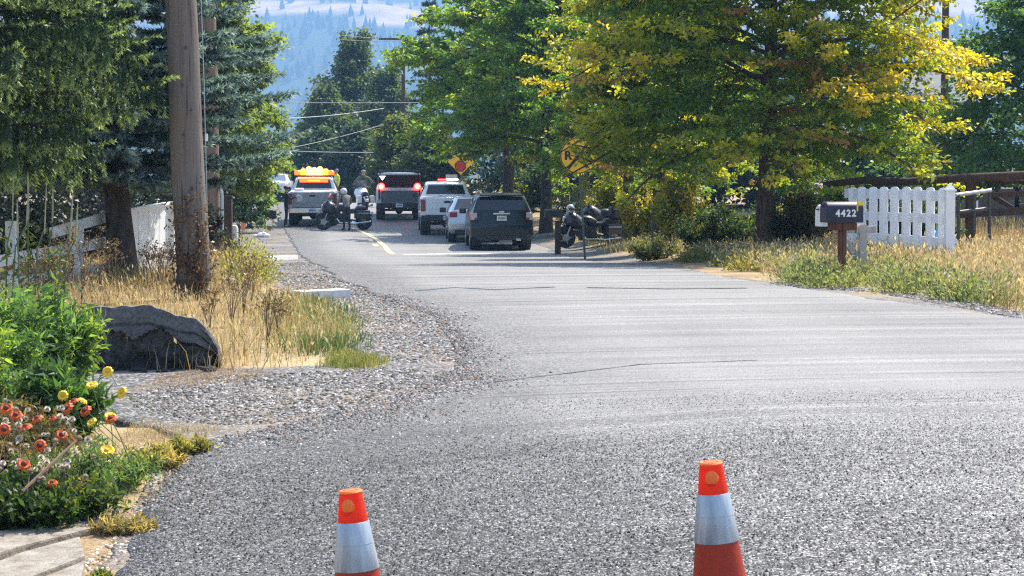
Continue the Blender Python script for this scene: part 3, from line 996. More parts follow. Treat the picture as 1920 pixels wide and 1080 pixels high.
# ---- conifers
def spruce(name, base, H, Rr, zlo, label, seed, cols, tipcol, whorl=0.30, per=8, weep=0.0, stiff=0.1, zdense=5.5, ndl=0.055, step=0.035, nper=4, trunk=0.18, lean=0.0, rfun=None, twl=0.42):
    r = np.random.default_rng(seed)
    root = empty(name, base, 0, label, "tree")
    wood = MB()
    wood.tube([(lean * 0, 0, -0.2), (lean * 0.4, 0.03, 0.8), (lean * 0.9, 0.02, 1.8), (lean, 0, H * 0.5), (lean, 0, H)], [trunk * 1.3, trunk, trunk * 0.9, trunk * 0.6, 0.02], 10)
    A, B, W = [], [], []          # twig segments A->B, droop weight
    z = zlo; i = 0
    while z < H - 0.2:
        dense = z < zdense
        f = (z - zlo) / (H - zlo)
        Lz = Rr * (1 - f) ** 0.85 if rfun is None else rfun(z)
        for k in range(per if dense else per - 2):
            az = i * 0.77 + k * 2 * math.pi / per + r.normal(0, 0.15)
            L = Lz * r.uniform(0.78, 1.12)
            h = np.array([math.cos(az), math.sin(az), 0]); sdn = np.array([-h[1], h[0], 0])
            o = np.array([lean * min(1, z / 1.8), 0, z + r.normal(0, 0.06)])
            pts = [o + h * L * s + np.array([0, 0, stiff * L * s - (0.34 if weep else 0.30) * L * s * s * 0.8 + 0.16 * L * s ** 4]) for s in np.linspace(0, 1, 8)]
            wood.tube(pts, [0.022 * (1 - 0.8 * q / 7) + 0.003 for q in range(8)], 4, cap=False)
            pa = np.array(pts)
            nt = max(5, int(L / (0.075 if dense else 0.14)))
            for j in range(nt):
                s = 0.18 + 0.82 * (j + 0.5) / nt
                q = np.array([np.interp(s * 7, range(8), pa[:, c]) for c in range(3)])
                for sg in (-1, 1):
                    l2 = twl * (1.1 - 0.75 * s) * r.uniform(0.7, 1.25) * min(1, L / 1.2 + 0.3)
                    if weep and r.random() < 0.75:
                        e = q + sdn * sg * l2 * 0.35 * r.uniform(0.3, 1) + h * l2 * 0.25 + np.array([0, 0, -weep * r.uniform(0.5, 1.2)])
                    else:
                        e = q + (h * 0.75 + sdn * sg * 0.75) * l2 + np.array([0, 0, l2 * r.normal(-0.05, 0.12)])
                    A.append(q); B.append(e); W.append(1.0 if dense else 0.32 if zdense > 0 else 0.5)
            A.append(pa[5]); B.append(pa[7] + (pa[7] - pa[6]) * 0.6); W.append(1.0)
        z += whorl * (1 if dense else 1.5); i += 1
    A, B, W = np.array(A), np.array(B), np.array(W)
    ln = np.linalg.norm(B - A, axis=1)
    cnt = np.maximum(4, (ln / step * nper * W).astype(int))
    idx = np.repeat(np.arange(len(A)), cnt)
    n = len(idx)
    u = r.random(n)
    pos = A[idx] + (B - A)[idx] * u[:, None]
    ax = (B - A)[idx] / ln[idx][:, None]
    rd = rnd_dir(r, n)
    rd -= ax * (rd * ax).sum(1, keepdims=True); rd /= np.linalg.norm(rd, axis=1, keepdims=True)
    d = ax * 0.75 + rd * 0.8; d /= np.linalg.norm(d, axis=1, keepdims=True)
    sd_ = np.cross(d, rnd_dir(r, n)); sd_ /= np.linalg.norm(sd_, axis=1, keepdims=True)
    L = ndl * r.uniform(0.7, 1.3, (n, 1))
    wd = L * 0.17
    V = np.stack([pos - sd_ * wd, pos + sd_ * wd, pos + d * L], 1).reshape(-1, 3)
    tw = r.random(len(A))
    tip = np.clip((u - 0.60) / 0.40, 0, 1) * (0.4 + 0.6 * tw[idx])
    c = np.asarray(cols)[None] * (0.75 + 0.5 * tw[idx][:, None]) * r.uniform(0.7, 1.3, (n, 1))
    c = c * (1 - tip[:, None]) + np.asarray(tipcol)[None] * tip[:, None]
    wood.build("trunk", M_BARK, root, smooth=60)
    cr = mesh_np("crown", V, np.arange(n * 3).reshape(n, 3), M_NEEDLE, root, np.repeat(np.clip(c, 0, 1), 3, 0))
    tag(cr, kind="stuff")
    return root

b = G(232, 28.5)
spruce("blue_spruce_tree", b, 10.5, 2.2, 1.35, "large blue spruce with bluish boughs behind the utility poles", 51, (0.095, 0.155, 0.165), (0.32, 0.43, 0.45), per=10, zdense=4.4, stiff=0.10, step=0.055, nper=6, ndl=0.085, trunk=0.19, lean=-0.18, twl=0.46, rfun=lambda z: 2.42 * (1 - max(0, z - 2.4) / 8.5) if z > 1.6 else 1.75)
b = G(-50, 24.3)
spruce("norway_spruce_tree", b, 10.0, 2.2, 1.75, "green spruce with hanging branchlets beside the left picture edge", 52, (0.050, 0.095, 0.042), (0.46, 0.58, 0.20), per=7, weep=0.42, zdense=4.3, stiff=0.20, step=0.045, nper=7, ndl=0.058, trunk=0.2, twl=0.40, rfun=lambda z: 2.3 * (1 - max(0, z - 2.4) / 9.0) if z > 2.1 else 1.7)
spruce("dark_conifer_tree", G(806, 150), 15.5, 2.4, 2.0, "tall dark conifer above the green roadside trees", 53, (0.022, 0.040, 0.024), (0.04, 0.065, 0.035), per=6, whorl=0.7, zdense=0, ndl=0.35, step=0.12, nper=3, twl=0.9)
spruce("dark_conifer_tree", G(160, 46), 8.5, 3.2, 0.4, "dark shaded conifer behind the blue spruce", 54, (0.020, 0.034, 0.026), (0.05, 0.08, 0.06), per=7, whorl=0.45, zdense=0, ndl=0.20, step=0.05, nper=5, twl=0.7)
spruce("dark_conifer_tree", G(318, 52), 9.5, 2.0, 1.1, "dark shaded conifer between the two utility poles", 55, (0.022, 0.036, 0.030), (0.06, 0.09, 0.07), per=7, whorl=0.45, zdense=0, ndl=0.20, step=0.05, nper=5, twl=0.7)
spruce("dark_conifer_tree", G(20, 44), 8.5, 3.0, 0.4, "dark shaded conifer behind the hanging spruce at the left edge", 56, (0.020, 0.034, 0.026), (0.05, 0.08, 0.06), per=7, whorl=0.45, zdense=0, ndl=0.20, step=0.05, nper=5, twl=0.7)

# ---- shrubs
def shrub(name, base, w_, h_, label, col, seed, n=6000, leaf=0.07, narrow=0.45, up=0.6, cat="shrub", group=None, mat=None, dy=None):
    r = np.random.default_rng(seed)
    root = empty(name, base, 0, label, cat, group)
    mb = MB()
    ns = 26
    A, B = [], []
    dy = dy or w_
    for i in range(ns):
        a = r.uniform(0, 6.28); q = math.sqrt(r.random())
        o = np.array([0.35 * w_ * q * math.cos(a), 0.35 * dy * q * math.sin(a), -0.03])
        e = np.array([w_ * q * math.cos(a) * r.uniform(.7, 1.1), dy * q * math.sin(a) * r.uniform(.7, 1.1), h_ * (1.0 - 0.45 * q * q) * r.uniform(0.7, 1.08)])
        m = (o + e) / 2 + np.array([0, 0, 0.08 * h_])
        mb.tube([o, m, e], [0.010, 0.007, 0.003], 4, cap=False)
        A += [o + (m - o) * 0.3, m]; B += [m, e]
    A, B = np.array(A), np.array(B)
    idx = r.integers(0, len(A), n)
    pos = A[idx] + (B - A)[idx] * r.random((n, 1)) + r.normal(0, 0.09 * w_, (n, 3)) * np.array([1, 1, 0.8])
    pos[:, 2] = np.maximum(pos[:, 2], 0.01)
    d = rnd_dir(r, n, up, 0.8)
    V, F = leaf_quads(r, pos, d, leaf * r.uniform(0.6, 1.3, n), narrow)
    tw = r.random(len(A))
    c = col(r, pos, np.zeros(n), tw[idx], idx)
    mb.build("stems", M_BARK, root)
    tag(mesh_np("foliage", V, F, mat or M_LEAF, root, np.repeat(c, 4, 0)), kind="stuff")
    return root

rose = green((0.045, 0.080, 0.040), 0.5, (0.16, 0.18, 0.03), 0.12)
yel = green((0.16, 0.20, 0.035), 0.4, (0.42, 0.36, 0.04), 0.4)
shrub("shrub", G(1335, 43), 0.95, 1.05, "dark leafy bush left of the golden maple trunk", rose, 61, 11000, 0.085, 0.5)
shrub("shrub", G(1420, 44.5), 0.9, 0.9, "dark bush directly behind the golden maple trunk", rose, 62, 7000, 0.085, 0.5)
shrub("shrub", G(1275, 50), 0.75, 1.9, "sunlit yellow green bush right of the second dark trunk", yel, 63, 9000, 0.10, 0.55)
shrub("shrub", G(1205, 57), 0.75, 1.7, "sunlit yellow bush between the two thin dark trunks", yel, 64, 7000, 0.10, 0.55)
shrub("shrub", G(1150, 66), 1.0, 2.4, "yellow green bush above the parked touring motorcycle", yel, 65, 8000, 0.12, 0.55)
shrub("shrub", G(1085, 72), 1.2, 2.0, "pale olive bush behind the parked touring motorcycle", green((0.20, 0.21, 0.09), 0.4), 66, 8000, 0.10, 0.4)
shrub("shrub", G(1505, 40), 0.8, 1.2, "shaded brown green bush behind the two mailboxes", green((0.085, 0.085, 0.035), 0.5, (0.22, 0.15, 0.06), 0.2), 67, 9000, 0.075, 0.4)
shrub("shrub", G(1690, 38.0), 1.0, 1.0, "shaded dark bush right behind the white picket panel", rose, 167, 9000, 0.08, 0.45, dy=0.5)
shrub("shrub", G(1750, 37.2), 0.6, 0.85, "shaded dark bush behind the pointed white post", rose, 168, 6000, 0.08, 0.45, dy=0.5)
shrub("shrub", G(1560, 44), 1.0, 1.7, "dark bush under the end of the log rail", rose, 68, 9000, 0.09, 0.5)
shrub("shrub", G(1225, 44), 0.7, 0.55, "low grey green bush at the right road edge", green((0.10, 0.12, 0.06), 0.4), 69, 5000, 0.06, 0.4)
shrub("shrub", G(1000, 90), 1.6, 2.2, "shaded bush behind the black car", rose, 70, 8000, 0.16, 0.5)
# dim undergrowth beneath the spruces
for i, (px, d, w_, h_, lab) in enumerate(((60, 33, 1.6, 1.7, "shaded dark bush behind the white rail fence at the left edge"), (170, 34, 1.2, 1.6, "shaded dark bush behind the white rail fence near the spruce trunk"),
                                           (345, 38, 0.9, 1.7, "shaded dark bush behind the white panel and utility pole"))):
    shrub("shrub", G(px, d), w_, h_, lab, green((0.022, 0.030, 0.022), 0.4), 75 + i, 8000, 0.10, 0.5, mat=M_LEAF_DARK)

# ---- grass and weeds
def blades(name, pts, hmin, hmax, wd, cols, label, seed, lean=0.35, seedhead=0.0, headcol=None, parent=None, hfun=None):
    r = np.random.default_rng(seed)
    x, y = pts
    n = len(x)
    z = gz(x, y) - 0.02
    h = r.uniform(hmin, hmax, n) * (0.75 + 0.5 * (vnoise(x, y, 1.6, seed) * 0.5 + 0.5))
    if hfun is not None: h = h * hfun(x, y)
    a = r.uniform(0, 6.28, n); ln = np.minimum(np.abs(r.normal(0, lean, n)), 1.3)
    ox, oy = np.cos(a) * ln * h, np.sin(a) * ln * h
    b = r.uniform(0, 6.28, n)
    sx, sy = np.cos(b) * wd / 2, np.sin(b) * wd / 2
    base = np.stack([x, y, z], 1); s = np.stack([sx, sy, np.zeros(n)], 1) * r.uniform(0.7, 1.3, (n, 1))
    mid = base + np.stack([ox * 0.35, oy * 0.35, h * 0.6], 1)
    tip = base + np.stack([ox, oy, h * (1 - 0.25 * ln)], 1)
    V = np.stack([base - s, base + s, mid + s * 0.75, tip], 1)
    V2 = np.stack([base - s, mid + s * 0.75, tip, mid - s * 0.75], 1)
    Vq = np.stack([base - s, base + s, mid + s * 0.7, mid - s * 0.7], 1)
    Vt = np.stack([mid - s * 0.7, mid + s * 0.7, tip + s * 0.1, tip - s * 0.1], 1)
    pal = np.asarray(cols)
    patch = np.clip(((vnoise(x, y, 0.9, seed + 3) * 0.5 + 0.5) * len(pal) + r.normal(0, 0.7, n)).astype(int), 0, len(pal) - 1)
    c = pal[patch] * r.uniform(0.7, 1.25, (n, 1))
    Vs = [Vq.reshape(-1, 3), Vt.reshape(-1, 3)]; Cs = [np.repeat(c, 4, 0), np.repeat(c, 4, 0)]
    if seedhead > 0:
        m = r.random(n) < seedhead
        k = int(m.sum())
        sp = tip[m]; hd = np.repeat(np.array([[0.0, 0, 1]]), k, 0) + r.normal(0, 0.35, (k, 3))
        Vh, Fh = leaf_quads(r, sp - np.array([0, 0, 0.03]), hd, wd * 7 * r.uniform(0.6, 1.4, k), 0.35)
        Vs.append(Vh); Cs.append(np.repeat(np.asarray(headcol)[None] * r.uniform(0.7, 1.2, (k, 1)), 4, 0))
    V = np.concatenate(Vs); F = np.arange(len(V)).reshape(-1, 4)
    o = mesh_np(name, V, F, M_BLADE, parent, np.clip(np.concatenate(Cs), 0, 1))
    return tag(o, label, "grass", kind="stuff")

straw = [(0.32, 0.24, 0.13), (0.46, 0.36, 0.21), (0.54, 0.44, 0.27), (0.34, 0.25, 0.14), (0.22, 0.19, 0.10)]
strawL = [(0.34, 0.23, 0.11), (0.50, 0.38, 0.19), (0.60, 0.47, 0.26), (0.30, 0.20, 0.10), (0.28, 0.27, 0.09)]
r = np.random.default_rng(99)
# left verge, from behind the block to the poles
lv = ground_poly([(0, 620), (150, 690), (330, 695), (500, 695), (640, 660), (630, 600), (560, 565), (500, 560), (478, 520), (440, 478), (330, 476), (150, 490), (0, 510)])
jit = lambda p, s: (p[0] + r.normal(0, s, len(p[0])), p[1] + r.normal(0, s, len(p[1])))
blades("dry_grass", jit(scatter(r, lv, 27000), 0.10), 0.08, 0.34, 0.008, strawL, "tall dry straw grass on the left verge around the pole", 81, lean=0.6, seedhead=0.22, headcol=(0.60, 0.47, 0.29))
lf = [(G(300, 30).x - 6, 27.5), (G(330, 30).x, 27.0), (G(430, 46).x, 45), (G(440, 62).x, 62), (G(470, 90).x, 90), (G(300, 90).x, 90), (-14, 40)]
blades("dry_grass", scatter(r, lf, 12000), 0.08, 0.28, 0.016, strawL, "short dry grass along the left fence line", 82)
# right verge
rv = ground_poly([(1130, 470), (1250, 470), (1300, 486), (1440, 520), (1530, 530), (1700, 540), (1915, 590)]) + [(9.5, 24), (14, 30), (12.0, 38), (9, 43), (5.5, 47), (4.2, 53)]
blades("dry_grass", scatter(r, rv, 34000), 0.10, 0.36, 0.010, straw, "dry yellow grass on the right verge below the picket panel", 83, lean=0.6, seedhead=0.35, headcol=(0.64, 0.50, 0.30))
fv = [(2.6, 55), (3.6, 53), (7, 50), (16, 45), (22, 60), (10, 75), (1.5, 72), (2.4, 64)]
blades("dry_grass", scatter(r, fv, 10000), 0.15, 0.5, 0.018, straw + [(0.24, 0.26, 0.08)] * 2, "dry grass under the roadside trees", 84)
pd = [(9, 38), (22, 38), (30, 60), (12, 60)]
blades("dry_grass", scatter(r, pd, 14000), 0.12, 0.42, 0.016, [(0.30, 0.19, 0.10), (0.40, 0.28, 0.15), (0.26, 0.16, 0.09), (0.34, 0.26, 0.14)], "reddish dry grass in the field behind the dark fence", 85, lean=0.6)
# green weeds
grn = [(0.09, 0.16, 0.05), (0.13, 0.21, 0.06), (0.16, 0.20, 0.05), (0.20, 0.24, 0.07)]
wl = ground_poly([(520, 560), (600, 565), (640, 600), (648, 655), (575, 672), (540, 640), (500, 600)])
blades("green_weeds", jit(scatter(r, wl, 6000), 0.16), 0.03, 0.17, 0.011, grn + [(0.36, 0.33, 0.14)], "green weeds at the gravel edge beside the straw grass", 86, lean=0.7)
wl2 = ground_poly([(640, 664), (715, 680), (690, 693), (620, 690)])
blades("green_weeds", jit(scatter(r, wl2, 1500), 0.07), 0.04, 0.12, 0.010, grn + [(0.35, 0.32, 0.1)], "small patch of green grass in the gravel corner", 87)
sage = [(0.15, 0.19, 0.125), (0.19, 0.235, 0.15), (0.12, 0.15, 0.085), (0.21, 0.235, 0.15)]
wr = ground_poly([(1465, 534), (1580, 545), (1700, 553), (1820, 570), (1915, 588), (1915, 560), (1800, 540), (1680, 520), (1590, 512), (1500, 515)])
def weed_clumps(name, poly, n, h, leaf, cols, label, seed, narrow=0.4):
    rr = np.random.default_rng(seed)
    cx, cy = scatter(rr, poly, max(6, n // 160))
    k = rr.integers(0, len(cx), n)
    sz = rr.uniform(0.5, 1.2, len(cx))
    g = rr.normal(0, 1, (n, 3))
    q = np.sqrt((g ** 2).sum(1)); 
    x = cx[k] + g[:, 0] * 0.14 * sz[k]; y = cy[k] + g[:, 1] * 0.14 * sz[k]
    z = gz(x, y) + np.abs(g[:, 2]) * h * 0.5 * sz[k] * np.exp(-0.5 * (g[:, 0] ** 2 + g[:, 1] ** 2) * 0.4)
    pos = np.stack([x, y, z], 1)
    d = np.stack([g[:, 0] * 0.5, g[:, 1] * 0.5, np.ones(n) * 0.8], 1) + rnd_dir(rr, n) * 0.6
    V, F = leaf_quads(rr, pos, d, leaf * rr.uniform(0.6, 1.3, n), narrow)
    pal = np.asarray(cols); ci = rr.integers(0, len(pal), len(cx))
    c = pal[ci[k]] * rr.uniform(0.65, 1.3, (n, 1))
    return tag(mesh_np(name, V, F, M_LEAF, None, np.repeat(np.clip(c, 0, 1), 4, 0)), label, "weeds", kind="stuff")
weed_clumps("green_weeds", wr, 15000, 0.36, 0.065, sage, "grey green weeds along the right road edge under the mailboxes", 88, 0.3)
wsh = ground_poly([(1250, 492), (1440, 520), (1500, 520), (1440, 492), (1330, 478)])
weed_clumps("green_weeds", wsh, 5000, 0.3, 0.08, [(0.12, 0.14, 0.07), (0.16, 0.18, 0.09), (0.22, 0.2, 0.1)], "dull green weeds at the road edge under the maple", 89, 0.35)
wst = ground_poly([(420, 560), (520, 545), (500, 510), (470, 490), (440, 500)])
weed_clumps("green_weeds", wst, 3500, 0.55, 0.06, [(0.20, 0.22, 0.07), (0.30, 0.28, 0.10), (0.14, 0.17, 0.05)], "yellow green weeds right of the big utility pole", 90, 0.3)

# ================================================================== BUILT THINGS ON THE LEFT
def wood_mat(name, c, scale=18, bump=0.7):
    t = NT(name)
    v = t.mapping((1, 1, 0.035))
    f = t.noise(scale, 6, 0.7, v, 0.4)
    f2 = t.noise(1.1, 3)
    col = t.ramp(f, [(0.28, tuple(x * 0.35 for x in c)), (0.45, tuple(x * 0.85 for x in c)), (0.62, c), (0.8, tuple(min(1, x * 1.35) for x in c))])
    cr = t.noise(scale * 2.6, 3, 0.5, t.mapping((1, 1, 0.012)))
    col = t.mix(1.0, col, t.ramp(cr, [(0.34, 0.25), (0.42, 1.0), (0.62, 1.0), (0.72, 1.35)]), 'MULTIPLY')
    col = t.mix(t.ramp(f2, [(0.35, 0.0), (0.7, 0.55)]), col, tuple(x * y for x, y in zip(c, (1.0, 0.72, 0.55))))
    return t.done(t.bsdf(col, 0.85, 0, t.bump(f, bump, 0.02), 0.2))
M_POLE = wood_mat("weathered_pole_wood", (0.185, 0.165, 0.148), 16)
M_POLE2 = wood_mat("weathered_pole_wood_far", (0.22, 0.165, 0.13), 12)
M_DARKWOOD = wood_mat("dark_fence_wood", (0.085, 0.062, 0.05), 20)
M_GREYMETAL = flat("grey_galvanised_metal", (0.42, 0.44, 0.45), 0.45, 0.6, var=0.15)
M_DARKMETAL = flat("dark_steel", (0.06, 0.055, 0.055), 0.5, 0.6, var=0.3)
M_WHITE = flat("white_vinyl", (0.80, 0.80, 0.80), 0.35, var=0.05, scale=3, spec=0.5)
M_WHITEWOOD = flat("chipped_white_paint", (0.74, 0.74, 0.72), 0.6, var=0.14, scale=7, bump=0.3, bscale=30)
M_BLACK = flat("black_plastic", (0.02, 0.02, 0.022), 0.4, var=0.2)
M_RUBBER = flat("tyre_rubber", (0.022, 0.022, 0.023), 0.75, var=0.3, bump=0.3, bscale=60)

# ---- big utility pole
def pole(name, base, h, r0, r1, lean, label, mat, n=20):
    root = empty(name, base, 0, label, "utility pole", "wooden utility poles on the left verge")
    m = MB()
    pts, rad = [], []
    for i in range(30):
        f = i / 29
        pts.append((lean * f * h + 0.008 * math.sin(f * 21), 0.006 * math.cos(f * 17), -0.4 + f * (h + 0.4)))
        rad.append(r0 + (r1 - r0) * f)
    m.tube(pts, rad, n)
    m.build("pole_shaft", mat, root, smooth=50)
    return root
gp = G(366, 24.3)
big = pole("utility_pole", gp, 9.5, 0.212, 0.150, -0.040, "thick weathered utility pole nearest, standing in dry grass by the white panel", M_POLE)
for dx, z, rr in ((0.05, 1.35, 0.012), (-0.02, 2.0, 0.010), (0.06, 3.05, 0.013), (0.0, 2.6, 0.010), (-0.07, 0.95, 0.011), (0.09, 2.3, 0.009)):
    rad = 0.212 + (0.15 - 0.212) * z / 9.5
    x = -0.040 * z + dx
    mb = MB(); mb.lathe([(rr * 1.5, -math.sqrt(max(0, rad * rad - dx * dx)) - 0.012), (rr, -math.sqrt(max(0, rad * rad - dx * dx)) + 0.01)], 8, (x, 0, z), 'Y')
    mb.build("bolt", M_DARKMETAL, big)
mb = MB(); mb.box((0.165, -0.10, 1.97), (0.03, 0.012, 0.09)); mb.build("tag_plate", M_WHITE, big)
mb = MB(); mb.tube([(0.168, -0.10, 0.9), (0.14, -0.10, 2.6), (0.09, -0.095, 4.5), (0.0, -0.09, 7)], 0.007, 5); mb.build("ground_wire", M_GREYMETAL, big)
# dead vine climbing the pole
r = np.random.default_rng(3)
vine = empty("climbing_vine", gp + Vector((0.05, -0.1, 0)), 0, "dead brown vine climbing the thick utility pole", "vine")
mb = MB(); hp = []
for k in range(13):
    a = r.uniform(-2.6, -0.3); p = []
    top = r.uniform(0.4, 1.5)
    for i in range(7):
        f = i / 6; z = f * top
        rad = 0.225 + 0.03 * r.random() + 0.04 * (1 - f)
        aa = a + 0.5 * math.sin(f * 4 + k)
        p.append((rad * math.cos(aa) - 0.04 * z - 0.05 + 0.03 * r.normal(), rad * math.sin(aa) + 0.1, z)); hp.append(p[-1])
    mb.tube(p, [0.010 * (1 - 0.7 * i / 6) for i in range(7)], 4, cap=False)
M_VINE = flat("dead_vine_stem", (0.13, 0.075, 0.045), 0.9, var=0.3)
mb.build("stems", M_VINE, vine)
hp = np.array(hp); k = r.integers(0, len(hp), 1500)
V, F = leaf_quads(r, hp[k] + r.normal(0, 0.045, (1500, 3)), rnd_dir(r, 1500), 0.05 * r.uniform(0.5, 1.4, 1500), 0.5)
tag(mesh_np("foliage", V, F, M_LEAF_DARK, vine, np.repeat(np.array([[0.12, 0.07, 0.035]]) * r.uniform(0.5, 2.2, (1500, 1)), 4, 0)), kind="stuff")

# ---- second pole with grey conduit, and posts
g2 = G(396, 46)
p2 = pole("utility_pole", g2, 10.5, 0.235, 0.16, -0.006, "second utility pole, further back, with grey conduit strapped to it", M_POLE2)
mb = MB(); mb.tube([(0.27, -0.12, -0.1), (0.27, -0.12, 1.55), (0.22, -0.1, 1.75)], 0.045, 8)
mb.build("conduit", M_GREYMETAL, p2, smooth=40)
for z in (0.5, 1.2):
    mb = MB(); mb.box((0.2, -0.13, z), (0.24, 0.10, 0.03)); mb.build("conduit_strap", M_DARKMETAL, p2)
q = G(429, 48)
t_ = empty("wooden_post", q, 0, "dark square wooden post close right of the second utility pole", "post")
mb = MB(); mb.box((0, 0, 0.72), (0.17, 0.17, 1.6)); mb.build("post_shaft", M_DARKWOOD, t_, bevel=0.012)
mb = MB(); mb.box((0, 0, 1.54), (0.2, 0.2, 0.05)); mb.build("post_cap", M_DARKWOOD, t_, bevel=0.01)
q = G(447, 57)
t_ = empty("marker_post", q, 0, "thin dark marker post with a metal cap on the gravel verge", "post")
mb = MB(); mb.tube([(0, 0, -0.2), (0, 0, 0.92)], 0.045, 10); mb.build("post_shaft", M_DARKWOOD, t_, smooth=40)
mb = MB(); mb.lathe([(0.05, 0.90), (0.052, 0.96), (0.02, 0.99)], 10); mb.build("post_cap", M_GREYMETAL, t_, smooth=40)
q = G(439, 55)
t_ = empty("concrete_post", q, 0, "short pale concrete post beside the thin dark marker post", "post")
mb = MB(); mb.lathe([(0.12, -0.1), (0.115, 0.80), (0.09, 0.87), (0.02, 0.89)], 12); mb.build("post_shaft", M_CONC, t_, smooth=40)
q = G(453, 66)
t_ = empty("marker_flag", q, 0, "small orange marker flag on a thin wire on the left verge", "marker flag")
mb = MB(); mb.tube([(0, 0, -0.1), (0, 0, 0.75)], 0.008, 5); mb.build("wire_stake", M_GREYMETAL, t_)
mb = MB(); mb.box((0.06, 0, 0.63), (0.13, 0.006, 0.24)); mb.build("flag_cloth", flat("orange_flag", (0.75, 0.20, 0.10), 0.6), t_)
# white litter
q = G(490, 72)
mb = MB(); rr_ = random.Random(4)
for dx, dz, s in ((0, 0.08, 0.13), (0.18, 0.06, 0.11), (-0.2, 0.05, 0.09), (0.08, 0.14, 0.08)):
    mb.ball((dx, rr_.uniform(-.05, .05), dz), (s * 1.3, s, s * 0.75), 8)
o = mb.build("plastic_bag", M_WHITE); o.location = q
tag(o, "crumpled white plastic bag lying on the left verge", "bag")

# ---- dark bucket-like meter box on thin stake
q = G(512, 77)
t_ = empty("roadside_box", q, 0, "small dark box on a thin stake left of the person in black", "box")
mb = MB(); mb.tube([(0, 0, -0.1), (0, 0, 0.75)], 0.02, 6); mb.build("stake", M_GREYMETAL, t_)
mb = MB(); mb.box((0, 0, 0.62), (0.26, 0.2, 0.32)); mb.build("box_body", M_BLACK, t_, bevel=0.02)
mb = MB(); mb.tube([(-0.1, 0, 0.78), (-0.06, 0, 0.9), (0.06, 0, 0.9), (0.1, 0, 0.78)], 0.012, 5); mb.build("handle", M_WHITE, t_)

# ---- white rail fence and panel
fl = empty("rail_fence", (0, 0, 0), 0, "white wooden two rail fence among weeds at the left edge", "fence")
def fp(px, py, d): return P(px, py, d)
a0, a1 = P(-60, 462, 24.5), P(212, 403, 29.0)
b0, b1 = P(-60, 500, 24.5), P(212, 452, 29.0)
c0, c1 = P(-60, 545, 24.5), P(218, 500, 29.0)
for i, (a, b) in enumerate(((P(95, 437, 27.0), a1), (b0, b1), (c0, c1))):
    mb = MB(); mb.beam(a, b, 0.035, 0.15); mb.build("rail", M_WHITEWOOD, fl, bevel=0.006)
for px, d, top in ((24, 25.9, 414), (150, 27.9, 412), (-60, 24.4, 440)):
    t_ = P(px, top, d); g = G(px, d)
    mb = MB(); mb.box((t_.x, d - 0.09, (t_.z + g.z - 0.2) / 2), (0.125, 0.125, t_.z - g.z + 0.2)); mb.build("post", M_WHITEWOOD, fl, bevel=0.008)
rf = P(17, 494, 25.72)
mb = MB(); mb.lathe([(0.085, -0.02), (0.085, 0.0), (0.07, 0.012)], 20, (rf.x, rf.y, rf.z), 'Y')
mb.lathe([(0.055, -0.026), (0.05, -0.021)], 16, (rf.x, rf.y, rf.z), 'Y', 1)
refl = mb.build("reflector", [flat("dark_orange_plastic", (0.35, 0.07, 0.02), 0.4), flat("orange_reflector", (0.85, 0.25, 0.04), 0.3)], fl, smooth=40)

# white solid panel behind the spruce trunk
pn = empty("board_fence", (0, 0, 0), 0, "solid white vinyl panel with slanting top between spruce trunk and pole", "fence")
A, B = P(236, 397, 28.9), P(315, 384, 30.4)
ga, gb = G(236, 28.9), G(315, 30.4)
ux = (B - A); ux.z = 0; ux.normalize(); nrm = Vector((ux.y, -ux.x, 0))
n_slat = 4
for i in range(n_slat):
    f0, f1 = i / n_slat + 0.006, (i + 1) / n_slat - 0.006
    p0, p1 = A.lerp(B, f0), A.lerp(B, f1)
    q0, q1 = ga.lerp(gb, f0), ga.lerp(gb, f1)
    k = nrm * 0.02
    vs = [q0 + k - Vector((0, 0, .1)), q1 + k - Vector((0, 0, .1)), p1 + k, p0 + k, q0 - k - Vector((0, 0, .1)), q1 - k - Vector((0, 0, .1)), p1 - k, p0 - k]
    mb = MB(); mb.add(vs, [(0, 1, 2, 3), (7, 6, 5, 4), (0, 4, 5, 1), (1, 5, 6, 2), (2, 6, 7, 3), (3, 7, 4, 0)])
    mb.build("panel_board", M_WHITE, pn)
mb = MB(); mb.beam(A + Vector((0, 0, 0.02)), B + Vector((0, 0, 0.02)), 0.09, 0.045); mb.build("top_cap", M_WHITE, pn, bevel=0.006)
mb = MB(); mb.box((B.x + 0.05, B.y + 0.02, (B.z + gb.z) / 2), (0.09, 0.09, B.z - gb.z + 0.1)); mb.build("end_post", M_WHITE, pn, bevel=0.006)

